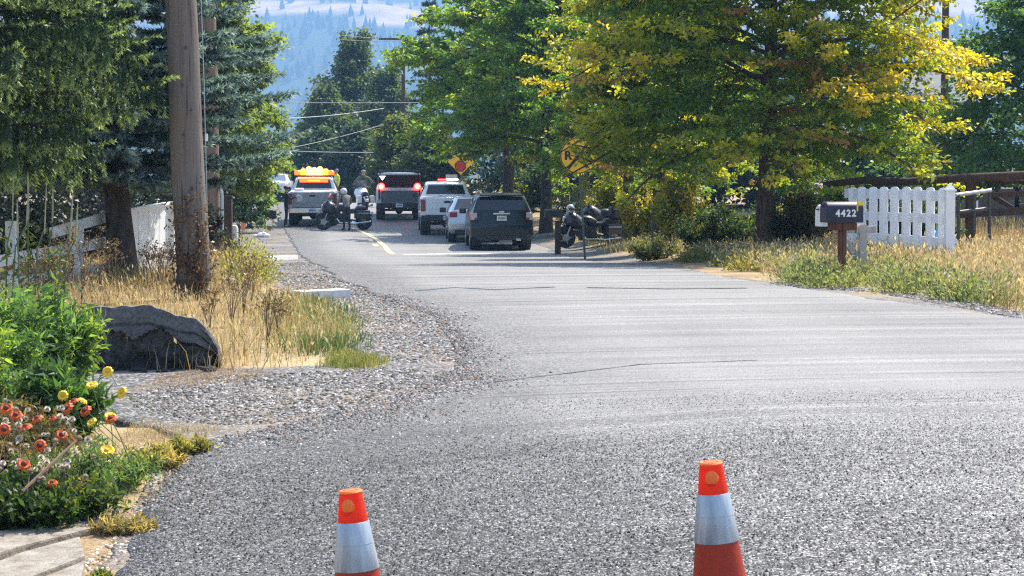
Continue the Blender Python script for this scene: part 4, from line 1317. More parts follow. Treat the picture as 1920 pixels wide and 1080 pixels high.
# ---- broken block of dark stone
def boulder():
    root = empty("broken_block", G(285, 16.75), 0.10, "broken dark grey concrete block with crumbled lower face in the straw grass", "block")
    s = FPX / 16.75
    top = [(-0.66, 0.42), (-0.60, 0.505), (-0.47, 0.535), (-0.02, 0.54), (0.10, 0.50), (0.20, 0.455), (0.36, 0.43), (0.42, 0.37), (0.47, 0.30), (0.53, 0.20), (0.555, 0.12), (0.55, 0.0)]
    def tz(x): return float(np.interp(x, [p[0] for p in top], [p[1] for p in top])) * (1 + 0.03 * mnoise.noise(Vector((x * 17, 0.5, 7))))
    nx, nz, ny = 56, 26, 14
    V, F = [], []
    def surf(x, f, back):
        z = tz(x) * f - 0.06 * (1 - f)
        y = 0.0
        # crumbled, undercut lower part and a ledge line two thirds up
        edge = 0.60 + 0.05 * math.sin(x * 13) + 0.10 * mnoise.noise(Vector((x * 7, 1.3, 0)))
        if f < edge: y += 0.08 + 0.07 * mnoise.noise(Vector((x * 9, f * 6, 2.0))) + 0.055 * abs(mnoise.noise(Vector((x * 22, f * 12, 5.0))))
        if abs(f - 0.72) < 0.02: y += 0.025
        y += 0.02 * mnoise.noise(Vector((x * 6, f * 5, 9.0))) + 0.012 * round(2.5 * mnoise.noise(Vector((x * 3.3, f * 2.2, 4.0))))
        if x > 0.36: y += (x - 0.36) * 0.5
        return (x, y, z)
    for j in range(nz + 1):
        for i in range(nx + 1):
            x = -0.66 + 1.215 * i / nx
            V.append(surf(x, j / nz, False))
    w1 = nx + 1
    for j in range(nz):
        for i in range(nx):
            F.append((j * w1 + i, j * w1 + i + 1, (j + 1) * w1 + i + 1, (j + 1) * w1 + i))
    b = len(V)
    for k in range(1, ny + 1):
        f = k / ny
        for i in range(nx + 1):
            x = -0.66 + 1.215 * i / nx
            y0 = surf(x, 1.0, False)[1]
            V.append((x, y0 + (0.55 - y0) * f, tz(x) * (1 - 0.25 * f * f) + 0.012 * mnoise.noise(Vector((x * 8, f * 6, 3)))))
    for k in range(ny):
        for i in range(nx):
            a = (nz * w1 + i) if k == 0 else b + (k - 1) * w1 + i
            c = b + k * w1 + i
            F.append((a, a + 1, c + 1, c))
    for k in range(1, 2):
        for i in range(nx + 1):
            V.append((-0.66 + 1.215 * i / nx, 0.55, -0.06))
    e = len(V) - w1; l = b + (ny - 1) * w1
    for i in range(nx): F.append((l + i, l + i + 1, e + i + 1, e + i))
    me = bpy.data.meshes.new("block_body"); me.from_pydata(V, [], F); me.update()
    t = NT("charred_concrete")
    x, y, z = t.sep()
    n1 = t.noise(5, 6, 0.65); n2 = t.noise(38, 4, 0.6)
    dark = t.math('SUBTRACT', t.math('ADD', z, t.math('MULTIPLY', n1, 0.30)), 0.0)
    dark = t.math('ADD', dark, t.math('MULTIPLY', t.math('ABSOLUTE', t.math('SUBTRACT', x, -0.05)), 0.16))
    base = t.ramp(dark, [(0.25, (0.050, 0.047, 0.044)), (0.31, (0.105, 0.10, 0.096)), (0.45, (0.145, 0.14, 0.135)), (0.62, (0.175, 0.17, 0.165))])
    base = t.mix(0.7, base, t.ramp(n2, [(0.3, 0.45), (0.55, 1.0), (0.75, 1.5)]), 'MULTIPLY')
    stn = t.noise(9, 4, 0.6, t.mapping((1, 1, 0.15)))
    base = t.mix(0.8, base, t.ramp(stn, [(0.35, 0.7), (0.5, 1.0), (0.7, 1.15)]), 'MULTIPLY')
    base = t.mix(t.ramp(t.noise(3, 3), [(0.6, 0.0), (0.75, 0.5)]), base, (0.15, 0.10, 0.07))
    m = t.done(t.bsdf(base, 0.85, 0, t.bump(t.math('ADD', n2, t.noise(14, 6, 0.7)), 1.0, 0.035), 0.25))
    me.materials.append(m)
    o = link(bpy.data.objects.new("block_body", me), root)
    mb = MB(); rr = random.Random(2)
    for i in range(16):
        x = rr.uniform(-0.5, 0.5); s_ = rr.uniform(0.012, 0.035)
        mb.ball((x, rr.uniform(-0.22, -0.03), s_ * 0.4), (s_ * 1.4, s_, s_ * 0.8), 6)
    mb.build("fallen_chunk", m, root)["kind"] = "stuff"
boulder()

# ---- path of pale slabs at the lower left corner
M_SLAB = NT("weathered_pale_slab")
n1 = M_SLAB.noise(9, 5, 0.65); n2 = M_SLAB.noise(70, 3)
c = M_SLAB.ramp(n1, [(0.3, (0.15, 0.12, 0.09)), (0.5, (0.26, 0.225, 0.18)), (0.75, (0.36, 0.325, 0.275))])
c = M_SLAB.mix(0.8, c, M_SLAB.ramp(n2, [(0.32, 0.3), (0.42, 1.0), (0.7, 1.1)]), 'MULTIPLY')
M_SLAB = M_SLAB.done(M_SLAB.bsdf(c, 0.85, 0, M_SLAB.bump(n2, 0.6, 0.01), 0.2))
path = tag(empty("paved_path", (0, 0, 0)), "path of weathered pale slabs at the lower left", kind="structure")
r = random.Random(12)
slab_rows = [((-60, 1020), (-60, 968), (100, 935), (185, 938), (170, 960), (60, 985)), ((-60, 1075), (-60, 1030), (70, 992), (195, 968), (180, 1005), (40, 1040)),
             ((-60, 1130), (-60, 1085), (40, 1050), (150, 1018), (160, 1055), (60, 1095)), ((-60, 1200), (-60, 1140), (60, 1105), (160, 1065), (150, 1110), (60, 1170)),
             ((100, 930), (150, 905), (230, 900), (240, 925), (190, 934)), ((0, 940), (60, 918), (140, 900), (95, 930), (20, 955))]
for poly in slab_rows:
    pts = [U(a, b) for a, b in poly]
    mb = MB(); n = len(pts)
    h = 0.035 + r.uniform(-0.008, 0.012)
    mb.add([p - Vector((0, 0, 0.05)) for p in pts] + [p + Vector((0, 0, h + r.uniform(-.004, .004))) for p in pts], [tuple(range(n - 1, -1, -1)), tuple(range(n, 2 * n))] + [(k, (k + 1) % n, n + (k + 1) % n, n + k) for k in range(n)])
    mb.build("slab", M_SLAB, path, bevel=0.012)

# ---- flower bed
bed = ground_poly([(-80, 960), (0, 945), (100, 895), (190, 880), (260, 800), (250, 760), (150, 745), (-80, 745)])
rb = np.random.default_rng(17)
greens = [(0.055, 0.105, 0.040), (0.085, 0.15, 0.05), (0.12, 0.19, 0.06), (0.045, 0.08, 0.035)]
# willow-leaved shrub behind the flowers
shrub("leafy_shrub", G(60, 14.2), 0.62, 0.86, "green narrow leaved shrub left of the broken block", green((0.10, 0.19, 0.075), 0.5, (0.22, 0.32, 0.09), 0.2), 71, 17000, 0.095, 0.13, up=0.5)
shrub("leafy_shrub", G(-70, 13.4), 0.55, 0.9, "green narrow leaved shrub at the left picture edge above the flowers", green((0.10, 0.19, 0.075), 0.5, (0.22, 0.32, 0.09), 0.2), 72, 13000, 0.095, 0.13, up=0.5)
shrub("leafy_shrub", G(95, 13.0), 0.34, 0.46, "low dark green grassy clump under the narrow leaved shrub", green((0.06, 0.125, 0.045), 0.5), 73, 5000, 0.12, 0.13, up=0.6)
shrub("flower_foliage", G(35, 10.2), 0.50, 0.26, "dark green foliage of the flower bed by the slabs", green((0.040, 0.075, 0.030), 0.5, (0.10, 0.13, 0.04), 0.15), 74, 11000, 0.06, 0.3, up=0.5, cat="plant")
shrub("flower_foliage", G(150, 11.2), 0.45, 0.26, "blue green ferny foliage of the flower bed beside the gravel", green((0.10, 0.17, 0.085), 0.5, (0.22, 0.25, 0.07), 0.2), 75, 11000, 0.045, 0.14, up=0.6, cat="plant")
shrub("flower_foliage", G(20, 11.7), 0.5, 0.40, "brown green foliage below the white seed heads", green((0.085, 0.085, 0.045), 0.5, (0.16, 0.11, 0.06), 0.3), 76, 9000, 0.05, 0.25, up=0.5, cat="plant")
shrub("flower_foliage", G(285, 11.9), 0.22, 0.13, "low yellow green tuft at the gravel edge beside the flowers", green((0.20, 0.21, 0.09), 0.5, (0.36, 0.29, 0.14), 0.4), 77, 3500, 0.05, 0.16, up=0.6, cat="plant")
shrub("flower_foliage", G(355, 12.4), 0.16, 0.11, "small thin weed tuft furthest out on the gravel apron", green((0.16, 0.18, 0.07), 0.5, (0.30, 0.25, 0.1), 0.3), 78, 1800, 0.045, 0.14, up=0.7, cat="plant")
shrub("flower_foliage", G(225, 9.95), 0.17, 0.07, "flat grey weed tuft growing by the slabs", green((0.17, 0.165, 0.10), 0.4, (0.32, 0.25, 0.14), 0.4), 79, 2600, 0.04, 0.14, up=0.4, cat="plant")
shrub("flower_foliage", G(182, 8.75), 0.06, 0.045, "tiny green weed between slab and asphalt", green((0.17, 0.2, 0.08), 0.4), 80, 700, 0.03, 0.2, up=0.5, cat="plant")

M_PETAL_O = flat("orange_red_petal", (0.62, 0.095, 0.012), 0.7, var=0.3, scale=40)
M_PETAL_Y = flat("yellow_petal", (0.80, 0.50, 0.015), 0.6, var=0.15, scale=40)
M_DISC = flat("dark_red_flower_disc", (0.16, 0.025, 0.015), 0.8, var=0.3)
M_DISCY = flat("orange_flower_disc", (0.70, 0.36, 0.012), 0.8)
M_STEM = flat("flower_stem", (0.10, 0.16, 0.05), 0.7)
M_SEED = flat("pale_seed_head", (0.60, 0.53, 0.41), 0.9, var=0.2, scale=60)
M_SEEDC = flat("brown_seed_centre", (0.20, 0.12, 0.07), 0.9)

def petal_mesh(n, r0, r1, droop, wdt):
    mb = MB()
    for k in range(n):
        a = 2 * math.pi * k / n
        c, s = math.cos(a), math.sin(a)
        def pt(rad, off, z): return (c * rad - s * off, s * rad + c * off, z)
        mb.add([pt(r0, -wdt * .25, 0.004), pt(r1 * 0.7, -wdt * .5, 0.012 - droop * .4), pt(r1, -wdt * .22, -droop), pt(r1 * 0.93, 0, 0.004 - droop), pt(r1, wdt * .22, -droop), pt(r1 * 0.7, wdt * .5, 0.012 - droop * .4), pt(r0, wdt * .25, 0.004)],
               [(0, 1, 5, 6), (1, 2, 3), (1, 3, 5), (3, 4, 5)])
    return mb
def flower(kind):
    root = empty(kind, (0, 0, 0), 0, "flower", "flower")
    if kind == "blanket_flower":
        p, c = petal_mesh(11, 0.012, 0.037, 0.010, 0.019).build("petals", M_PETAL_O, root), MB().ball((0, 0, 0.006), (0.016, 0.016, 0.012), 10).build("flower_disc", M_DISC, root, smooth=60)
    elif kind == "yellow_daisy":
        p, c = petal_mesh(9, 0.010, 0.040, 0.004, 0.026).build("petals", M_PETAL_Y, root), MB().ball((0, 0, 0.005), (0.013, 0.013, 0.008), 10).build("flower_disc", M_DISCY, root, smooth=60)
    else:
        mb = MB(); rr = random.Random(5)
        for k in range(46):
            t = math.acos(1 - 1.75 * (k + .5) / 46); a = k * 2.39996
            d = Vector((math.sin(t) * math.cos(a), math.sin(t) * math.sin(a), math.cos(t)))
            sd = d.cross(Vector((0.3, 0.2, 0.9))).normalized()
            mb.add([d * 0.008 - sd * 0.0018, d * 0.008 + sd * 0.0018, d * 0.023 + sd * 0.004, d * 0.023 - sd * 0.004], [(0, 1, 2, 3)])
        p, c = mb.build("seed_tuft", M_SEED, root), MB().ball((0, 0, 0), (0.013, 0.013, 0.011), 8).build("seed_centre", M_SEEDC, root, smooth=60)
    MB().tube([(0, 0, 0), (0.004, 0, -0.12), (-0.006, 0.004, -0.30)], 0.0026, 4).build("stem", M_STEM if kind != "seed_head" else M_SEEDC, root)
    return root

fl_spots = {
    "yellow_daisy": [(202, 697, 12.4, "yellow flower highest, in front of the broken block"), (172, 722, 12.2, "yellow flower tilted, between shrub and block"), (229, 736, 12.1, "yellow flower on a tall bare stem over the gravel"),
                     (155, 752, 11.6, "small yellow flower among foliage left of the tall stem"), (172, 792, 11.3, "dull yellow flower low in the ferny foliage"), (206, 780, 11.4, "dull yellow flower closest to the gravel"), (118, 742, 12.0, "small yellow flower half hidden beside the shrub"), (200, 845, 11.0, "lowest yellow flower in the ferny foliage")],
    "blanket_flower": [(12, 765, 10.9, "orange red flower at the picture edge"), (30, 778, 10.6, "deep red flower by the picture edge"), (125, 765, 11.2, "orange red flower above the seed heads"), (138, 752, 11.4, "dark red flower head beside a yellow flower"), (116, 815, 10.7, "bright red flower in the middle of the bed"),
                       (75, 835, 10.4, "large orange red flower low in the bed"), (100, 785, 10.9, "orange flower between white seed heads"), (48, 800, 10.6, "orange red flower close to the left edge seed heads"), (8, 805, 10.4, "orange red flower lowest at the picture edge"), (208, 785, 11.3, "pale orange flower beside the gravel"),
                       (45, 870, 10.0, "dark red flower above the dark leaves"), (98, 905, 10.1, "small red flower by the slabs"), (70, 785, 10.8, "orange flower at the upper left of the bed"), (160, 770, 11.5, "red flower beside the dull yellow flower")]}
protos = {}
for kind, spots in fl_spots.items():
    for i, (px, py, d, lab) in enumerate(spots):
        if kind not in protos: protos[kind] = flower(kind); o = protos[kind]
        else: o = copy_tree(protos[kind])
        o.location = P(px, py, d)
        o.rotation_euler = (R(rb.uniform(15, 75)), R(rb.uniform(-25, 25)), rb.uniform(-0.8, 0.8))
        sc_ = rb.uniform(0.8, 1.15); o.scale = (sc_,) * 3
        o["label"] = lab; o["category"] = "flower"
        o["group"] = "yellow daisies in the flower bed" if kind == "yellow_daisy" else "orange red blanket flowers in the bed"
seeds = []
for k in range(62):
    f = rb.random()
    px = rb.uniform(0, 130) if k < 46 else rb.uniform(60, 190)
    py = 715 + rb.uniform(0, 1) ** 0.9 * 170 + (px * 0.35 if k < 46 else 40)
    if py > 900: py = 900 - rb.uniform(0, 60)
    d = 11.4 - (py - 715) / 170 * 1.3
    if k == 0: protos["s"] = flower("seed_head"); o = protos["s"]
    else: o = copy_tree(protos["s"])
    o.location = P(px, py, d)
    o.rotation_euler = (R(rb.uniform(-30, 50)), R(rb.uniform(-30, 30)), rb.uniform(0, 6))
    sc_ = rb.uniform(0.5, 0.9); o.scale = (sc_,) * 3
    o["label"] = "pale fluffy seed head on a thin stem in the flower bed"; o["category"] = "seed head"; o["group"] = "pale seed heads in the flower bed"
# thick dead stalk leaning over the bed
st = empty("dead_stalk", P(70, 895, 10.0), 0, "thick dead brown stalk leaning over the flower bed", "stalk")
a = P(70, 895, 10.0); b = P(148, 822, 10.3); v = b - a
MB().tube([-v * 0.35, v * 0.3, v * 0.75, v], [0.009, 0.010, 0.008, 0.007], 6).build("stem", flat("dead_stalk", (0.16, 0.095, 0.06), 0.9), st)
MB().ball(tuple(v), (0.020, 0.018, 0.016), 8).build("seed_head_tip", M_SEEDC, st)
# grass litter under the bed
sb = ground_poly([(20, 945), (150, 880), (260, 790), (330, 800), (420, 805), (320, 860), (310, 935), (250, 970), (190, 965)])
blades("dry_grass", scatter(rb, sb, 3800), 0.02, 0.085, 0.004, straw, "thin dry grass on the bare soil beside the slabs", 91, lean=0.9)
pebs = ground_poly([(0, 960), (150, 880), (250, 830), (330, 840), (310, 960), (200, 1075), (150, 1075), (190, 970)])
stones("gravel", [(pebs, 1.0)], 2200, 0.004, 0.010, [(0.5, 0.42, 0.32), (0.38, 0.28, 0.19), (0.3, 0.2, 0.13), (0.6, 0.55, 0.48)], "small tan pebbles on the soil around the slabs", seed=9)
litter = ground_poly([(240, 735), (300, 705), (420, 690), (520, 700), (480, 712), (330, 730)])
blades("dry_grass", scatter(rb, litter, 3000), 0.01, 0.06, 0.006, [(0.30, 0.16, 0.08), (0.42, 0.26, 0.14), (0.5, 0.36, 0.2)], "reddish dead litter in front of the broken block", 92, lean=1.2)
stones("gravel", [(nearchips, 1.0)], 5000, 0.003, 0.006, [(0.05, 0.05, 0.055), (0.1, 0.1, 0.1), (0.2, 0.2, 0.2), (0.4, 0.4, 0.4)], "loose chips lying on the near asphalt", seed=10, dz=0.012)

# ---- tall spiky weeds in front of the spruce and dry stalks
ORD = ["first", "second", "third", "fourth", "fifth", "sixth", "seventh", "eighth", "ninth"]
M_SPIKE = flat("weed_spike", (0.30, 0.29, 0.17), 0.9, var=0.3)
def spike_weed(px, ptop, d, label, i):
    g = G(px, d); t = P(px, ptop, d); h = t.z - g.z
    rr = np.random.default_rng(i + 200)
    root = empty("spike_weed", g, 0, label, "weed", "tall spiky weeds by the rail fence")
    lx = rr.uniform(-0.10, 0.22)
    MB().tube([(0, 0, -0.05), (lx * 0.3, 0, h * 0.5), (lx, 0, h * 0.7)], [0.012, 0.009, 0.007], 5).build("stem", M_STEM, root)
    m = MB()
    fz = rr.uniform(0.55, 0.75); wz = rr.uniform(0.5, 0.9)
    prof = [(0.006, h * fz), (0.015 * wz, h * (fz + .05)), (0.014 * wz, h * (fz + .14)), (0.009 * wz, h * 0.95), (0.002, h)]
    m.tube([(lx * (0.9 + 0.5 * (z / h - 0.7)), 0, z) for _, z in prof], [q[0] for q in prof], 7)
    m.build("seed_spike", M_SPIKE, root, smooth=60)
    n = 36
    pos = np.stack([rr.normal(0, 0.05, n), rr.normal(0, 0.05, n), rr.uniform(0.1, h * 0.62, n)], 1)
    V, F = leaf_quads(rr, pos, rnd_dir(rr, n, 0.3), 0.10 * rr.uniform(0.6, 1.3, n), 0.32)
    tag(mesh_np("foliage", V, F, M_LEAF, root, np.repeat(np.array([[0.13, 0.16, 0.06]]) * rr.uniform(0.6, 1.4, (n, 1)), 4, 0)), kind="stuff")
for i, (px, pt, d) in enumerate(((8, 332, 22.6), (18, 338, 22.4), (52, 322, 22.8), (62, 348, 22.5), (88, 350, 22.7), (104, 362, 22.4), (116, 380, 22.6), (35, 372, 22.3))):
    spike_weed(px, pt, d, "%s from the left of the tall pale spiky weeds" % ORD[(0, 1, 3, 4, 5, 6, 7, 2)[i]], i)
M_DRYSTEM = flat("dry_weed_stem", (0.15, 0.10, 0.065), 0.9)
def in_order(spots):
    """rank of each spot counted from the left"""
    o = sorted(range(len(spots)), key=lambda i: spots[i][0])
    return [o.index(i) for i in range(len(spots))]
def dry_weed(px, d, h, label, i, group):
    rr = np.random.default_rng(i + 300); g = G(px, d)
    root = empty("dry_weed", g, 0, label, "weed", group)
    m = MB(); tips = []
    for k in range(6):
        a = rr.uniform(0, 6.28); s = rr.uniform(0.05, 0.30) * h; hh = h * rr.uniform(0.6, 1.0)
        p = [(0, 0, -0.03), (0.3 * s * math.cos(a), 0.3 * s * math.sin(a), hh * 0.5), (s * math.cos(a), s * math.sin(a), hh)]
        m.tube(p, [0.006, 0.0045, 0.003], 4, cap=False); tips.append(p[-1])
        for j in range(3):
            f = rr.uniform(0.4, 0.9); q = np.array(p[1]) * (1 - f) + np.array(p[2]) * f; e = q + np.array([rr.normal(0, .06), rr.normal(0, .06), rr.uniform(.03, .1)])
            m.tube([q, e], [0.003, 0.002], 3, cap=False); tips.append(tuple(e))
    m.build("stems", M_DRYSTEM, root)
    tp = np.repeat(np.array(tips), 7, 0); n = len(tp)
    V, F = leaf_quads(rr, tp + rr.normal(0, 0.016, (n, 3)), rnd_dir(rr, n, 0.3), 0.03 * rr.uniform(0.6, 1.4, n), 0.6)
    tag(mesh_np("seed_heads", V, F, M_LEAF_DARK, root, np.repeat(np.array([[0.20, 0.13, 0.07]]) * rr.uniform(0.5, 1.6, (n, 1)), 4, 0)), kind="stuff")
W1 = ((60, 24, .75), (95, 24.3, .8), (130, 24.8, .9), (160, 25.2, .85), (190, 25.5, .8), (110, 23, .7), (150, 23.5, .6), (75, 22.6, .6), (215, 25, .7))
for i, (px, d, h) in enumerate(W1):
    dry_weed(px, d, h, "%s from the left of the brown dry weeds before the white rail fence" % ORD[in_order(W1)[i]], i, "dry weeds before the rail fence")
W2 = ((272, 26.5, .62), (286, 26.6, .55), (298, 26.8, .66), (306, 26.4, .5))
for i, (px, d, h) in enumerate(W2):
    dry_weed(px, d, h, "%s from the left of the thin dry weeds before the white panel" % ORD[i], 20 + i, "dry weeds before the white panel")
W3 = ((432, 20.5, .6), (500, 18.6, .55), (455, 22, .7), (470, 24, .6), (430, 28, .7), (520, 19.5, .45), (340, 17.4, .35), (390, 19.5, .5))
for i, (px, d, h) in enumerate(W3):
    dry_weed(px, d, h, "%s from the left of the dark dry weeds in the straw grass" % ORD[in_order(W3)[i]], 30 + i, "dark dry weeds in the straw grass")

# ================================================================== BUILT THINGS ON THE RIGHT
# ---- mailboxes
def mailbox(base, rz, L, W, H, hz, mats, label, number=None, flag=False, postfn=None):
    root = empty("mailbox", base, rz, label, "mailbox", "mailboxes at the right road edge")
    def arch(x, w_, h_, inset=0):
        pts = [(x, -w_ / 2, 0), (x, w_ / 2, 0)]
        for k in range(11):
            a = math.pi * k / 10
            pts.append((x, w_ / 2 * math.cos(a), h_ - w_ / 2 * 0.75 + w_ / 2 * 0.75 * math.sin(a)))
        return [(p[0], p[1], p[2] + hz) for p in pts]
    m = MB(); m.loft([arch(-L / 2, W, H), arch(-L / 2 + 0.02, W + .006, H + .003), arch(L / 2 - .02, W + .006, H + .003), arch(L / 2, W, H)])
    m.build("box_body", mats[0], root, smooth=35)
    m = MB(); m.loft([arch(-L / 2 - 0.022, W - .01, H - .006), arch(-L / 2 - 0.002, W + .02, H + .012)])
    d = m.build("box_door", mats[1], root, smooth=35)
    m = MB(); m.box((-L / 2 - 0.035, 0, hz + H * 0.80), (0.03, 0.05, 0.02)); m.build("door_latch", M_DARKMETAL, d)
    if number:
        m = MB(); m.box((0.0, -W / 2 - 0.006, hz + H * 0.44), (L * 0.60, 0.006, H * 0.46)); pl = m.build("number_plate", M_BLACK, root)
        for k, ch in enumerate(number):
            xx = (-0.225 + 0.15 * k) * L
            m = MB(); m.box((xx, -W / 2 - 0.0105, hz + H * 0.44), (L * 0.128, 0.003, H * 0.40)); m.build("digit_tile", M_TILE, pl)
            text_mesh("digit", ch, H * 0.46, M_DIGIT, pl, 0.001, (xx, -W / 2 - 0.0135, hz + H * 0.44), (math.pi / 2, 0, 0), 0.004)
    if flag:
        m = MB(); m.box((L / 2 - 0.05, -W / 2 - 0.004, hz + H - 0.02), (0.10, 0.006, 0.045)); m.box((L / 2 - 0.09, -W / 2 - 0.004, hz + H * 0.72), (0.02, 0.006, 0.10))
        m.build("signal_flag", flat("yellow_flag", (0.85, 0.62, 0.03), 0.5), root)
    return root
M_TILE = flat("black_number_tile", (0.03, 0.03, 0.033), 0.4)
M_DIGIT = flat("silver_digit", (0.80, 0.82, 0.84), 0.3, 0.0, var=0.05)
M_NAVY = flat("dark_navy_paint", (0.016, 0.013, 0.030), 0.5, var=0.2)
M_MBWHITE = flat("white_enamel", (0.78, 0.78, 0.77), 0.35, var=0.06)
M_POSTBROWN = wood_mat("red_brown_post", (0.16, 0.07, 0.045), 20)
M_POSTGREY = wood_mat("pale_grey_post", (0.45, 0.45, 0.43), 20)
mbp = G(1579, 27.6)
hz = P(1579, 417, 27.6).z - mbp.z
m1 = mailbox(mbp, 0.20, 0.52, 0.25, 0.285, hz, (M_NAVY, M_NAVY), "dark navy mailbox with number 4422 on a brown post", "4422", True)
MB().box((0, 0, hz / 2 - 0.1), (0.095, 0.095, hz + 0.16)).build("post", M_POSTBROWN, m1, bevel=0.006)
MB().box((0.0, 0, hz - 0.055), (0.36, 0.19, 0.105)).build("bracket", M_POSTBROWN, m1, bevel=0.006)
gp2 = G(1610, 28.4)
hz2 = P(1560, 424, 28.4).z - gp2.z
m2 = mailbox(gp2 + Vector((0, 0, 0)), 0.22, 0.52, 0.26, 0.30, hz2, (M_MBWHITE, M_MBWHITE), "white mailbox on a pale post behind the dark navy mailbox")
for c_ in m2.children:
    c_.location.x = -0.33
MB().box((0.06, 0.02, hz2 / 2 - 0.12), (0.105, 0.105, hz2 + 0.3)).build("post", M_POSTGREY, m2, bevel=0.006)
MB().box((-0.05, 0.02, hz2 + 0.005 - 0.055), (0.62, 0.10, 0.10)).build("post_arm", M_POSTGREY, m2, bevel=0.006)
MB().beam((-0.30, 0.02, hz2 - 0.09), (0.03, 0.02, hz2 - 0.50), 0.085, 0.085).build("post_brace", M_POSTGREY, m2, bevel=0.006)

# dark roadside mailbox far, by the touring motorcycle
q = G(1046, 58)
m3 = mailbox(q, 0.15, 0.46, 0.22, 0.24, P(1040, 408, 58).z - q.z, (M_BLACK, M_BLACK), "black mailbox on a dark post right of the black car")
for c_ in m3.children: c_.location.x = -0.14
MB().box((0, 0, 0.42), (0.16, 0.14, 1.15)).build("post", M_DARKWOOD, m3, bevel=0.01)

# ---- white picket panel
pk = empty("picket_fence", (0, 0, 0), 0, "white picket panel with rounded tops and pointed end post", "fence")
top_px = [(1600, 351, 36.0), (1617, 350, 35.6), (1638, 350, 35.2), (1658, 350, 34.8), (1678, 350, 34.45), (1700, 350, 34.1), (1721, 350, 33.8), (1745, 351, 33.4), (1768, 352, 33.05)]
bot_py = [455, 456, 458, 461, 464, 467, 470, 472, 475]
w_p = 0.152
for i, (px, py, d) in enumerate(top_px):
    t_ = P(px, py, d); b_ = P(px, bot_py[i], d)
    dirv = Vector((1, -0.62, 0)).normalized(); nv = Vector((-dirv.y, dirv.x, 0)) * -1
    ring = []
    prof = [(-w_p / 2, 0), (w_p / 2, 0)]
    for k in range(7):
        a = math.pi * k / 6
        prof.append((w_p / 2 * math.cos(a), (t_.z - b_.z) - 0.05 + 0.05 * math.sin(a)))
    n = len(prof)
    vs = [b_ + dirv * x + Vector((0, 0, z)) + nv * 0.030 for x, z in prof] + [b_ + dirv * x + Vector((0, 0, z)) + nv * 0.056 for x, z in prof]
    mb = MB(); mb.add(vs, [tuple(range(n)), tuple(range(2 * n - 1, n - 1, -1))] + [(k, n + k, n + (k + 1) % n, (k + 1) % n) for k in range(n)])
    mb.build("picket", M_WHITE, pk)
for (l, rr_, hh) in (((1586, 362, 36.3), (1784, 368, 32.8), 0.17), ((1586, 403, 36.3), (1784, 411, 32.8), 0.155), ((1586, 441, 36.3), (1784, 455, 32.8), 0.15)):
    k_ = Vector((-.53, -.85, 0)) * 0.026
    MB().beam(P(*l) + k_, P(*rr_) + k_, 0.045, hh).build("rail", M_WHITE, pk, bevel=0.006)
t_ = P(1781, 358, 32.7); g = G(1784, 32.7)
mb = MB(); mb.box((t_.x, 32.7, (t_.z + g.z - .1) / 2), (0.15, 0.15, t_.z - g.z + .1)); mb.build("end_post", M_WHITE, pk, bevel=0.006)
mb = MB(); mb.box((t_.x, 32.7, t_.z + 0.012), (0.19, 0.19, 0.025)); mb.box((t_.x, 32.7, t_.z + 0.075), (0.15, 0.15, 0.10), taper=0.12); mb.build("post_cap", M_WHITE, pk)
# blue tarp bundle behind the panel
q = P(1768, 440, 35.0)
mb = MB()
for dx, dz, s in ((0, 0, 0.16), (-0.14, -0.10, 0.15), (0.06, 0.14, 0.12), (-0.05, 0.3, 0.07), (0.0, 0.42, 0.05), (0.10, -0.14, 0.15), (-0.02, -0.3, 0.2)): mb.ball((q.x + dx, q.y + 0.05 * dx, q.z + dz), (s, s * .8, s * 1.15), 9)
tag(mb.build("tarp_bundle", flat("pale_blue_tarp", (0.12, 0.35, 0.62), 0.45, var=0.3, scale=12, bump=0.6, bscale=15), smooth=60), "crumpled blue tarp behind the white picket panel", "tarp")

# ---- dark wooden fence with log rail
df = empty("dark_fence", (0, 0, 0), 0, "dark weathered wooden rail fence behind the picket panel", "fence")
pts = [P(1545, 346, 39.5), P(1620, 338, 39.0), P(1700, 341, 38.6), P(1800, 334, 38.2), P(1960, 327, 37.5)]
MB().tube(pts, [0.06, 0.075, 0.078, 0.082, 0.085], 9).build("log_rail", M_DARKWOOD, df, smooth=50)
for a, b, hh in (((1855, 366, 38.0), (1960, 362, 37.5), 0.10), ((1800, 402, 38.3), (1960, 393, 37.5), 0.14), ((1855, 342, 38.2), (1960, 340, 37.7), 0.06)):
    MB().beam(P(*a), P(*b), 0.05, hh).build("rail", M_DARKWOOD, df, bevel=0.006)
MB().beam(P(1858, 366, 38.1), P(1898, 390, 37.9), 0.05, 0.09).build("brace", M_DARKWOOD, df)
for px, top, d, w_ in ((1824, 330, 38.3, 0.18), (1650, 338, 39.1, 0.15), (1935, 326, 37.6, 0.17)):
    t_ = P(px, top, d); g = G(px, d)
    MB().box((t_.x, d + 0.14, (t_.z + g.z - .2) / 2), (w_, 0.15, t_.z - g.z + .2)).build("post", M_DARKWOOD, df, bevel=0.01)
# steel tube gate
sg = empty("tube_gate", (0, 0, 0), 0, "rusty dark tube frame gate right of the pointed white post", "gate")
for a, b in (((1797, 490, 36), (1797, 366, 36)), ((1855, 470, 36.4), (1855, 358, 36.4)), ((1826, 486, 36.2), (1826, 364, 36.2))):
    MB().tube([P(*a), P(*b)], 0.030, 8).build("gate_upright", M_DARKMETAL, sg, smooth=40)
for a, b, mt in (((1792, 366, 36), (1858, 357, 36.4), M_GREYMETAL), ((1797, 398, 36), (1855, 391, 36.4), M_DARKMETAL)):  # top bar in paler metal: the sunlight on it is put into its colour
    MB().tube([P(*a), P(*b)], 0.034, 8).build("gate_bar", mt, sg, smooth=40)

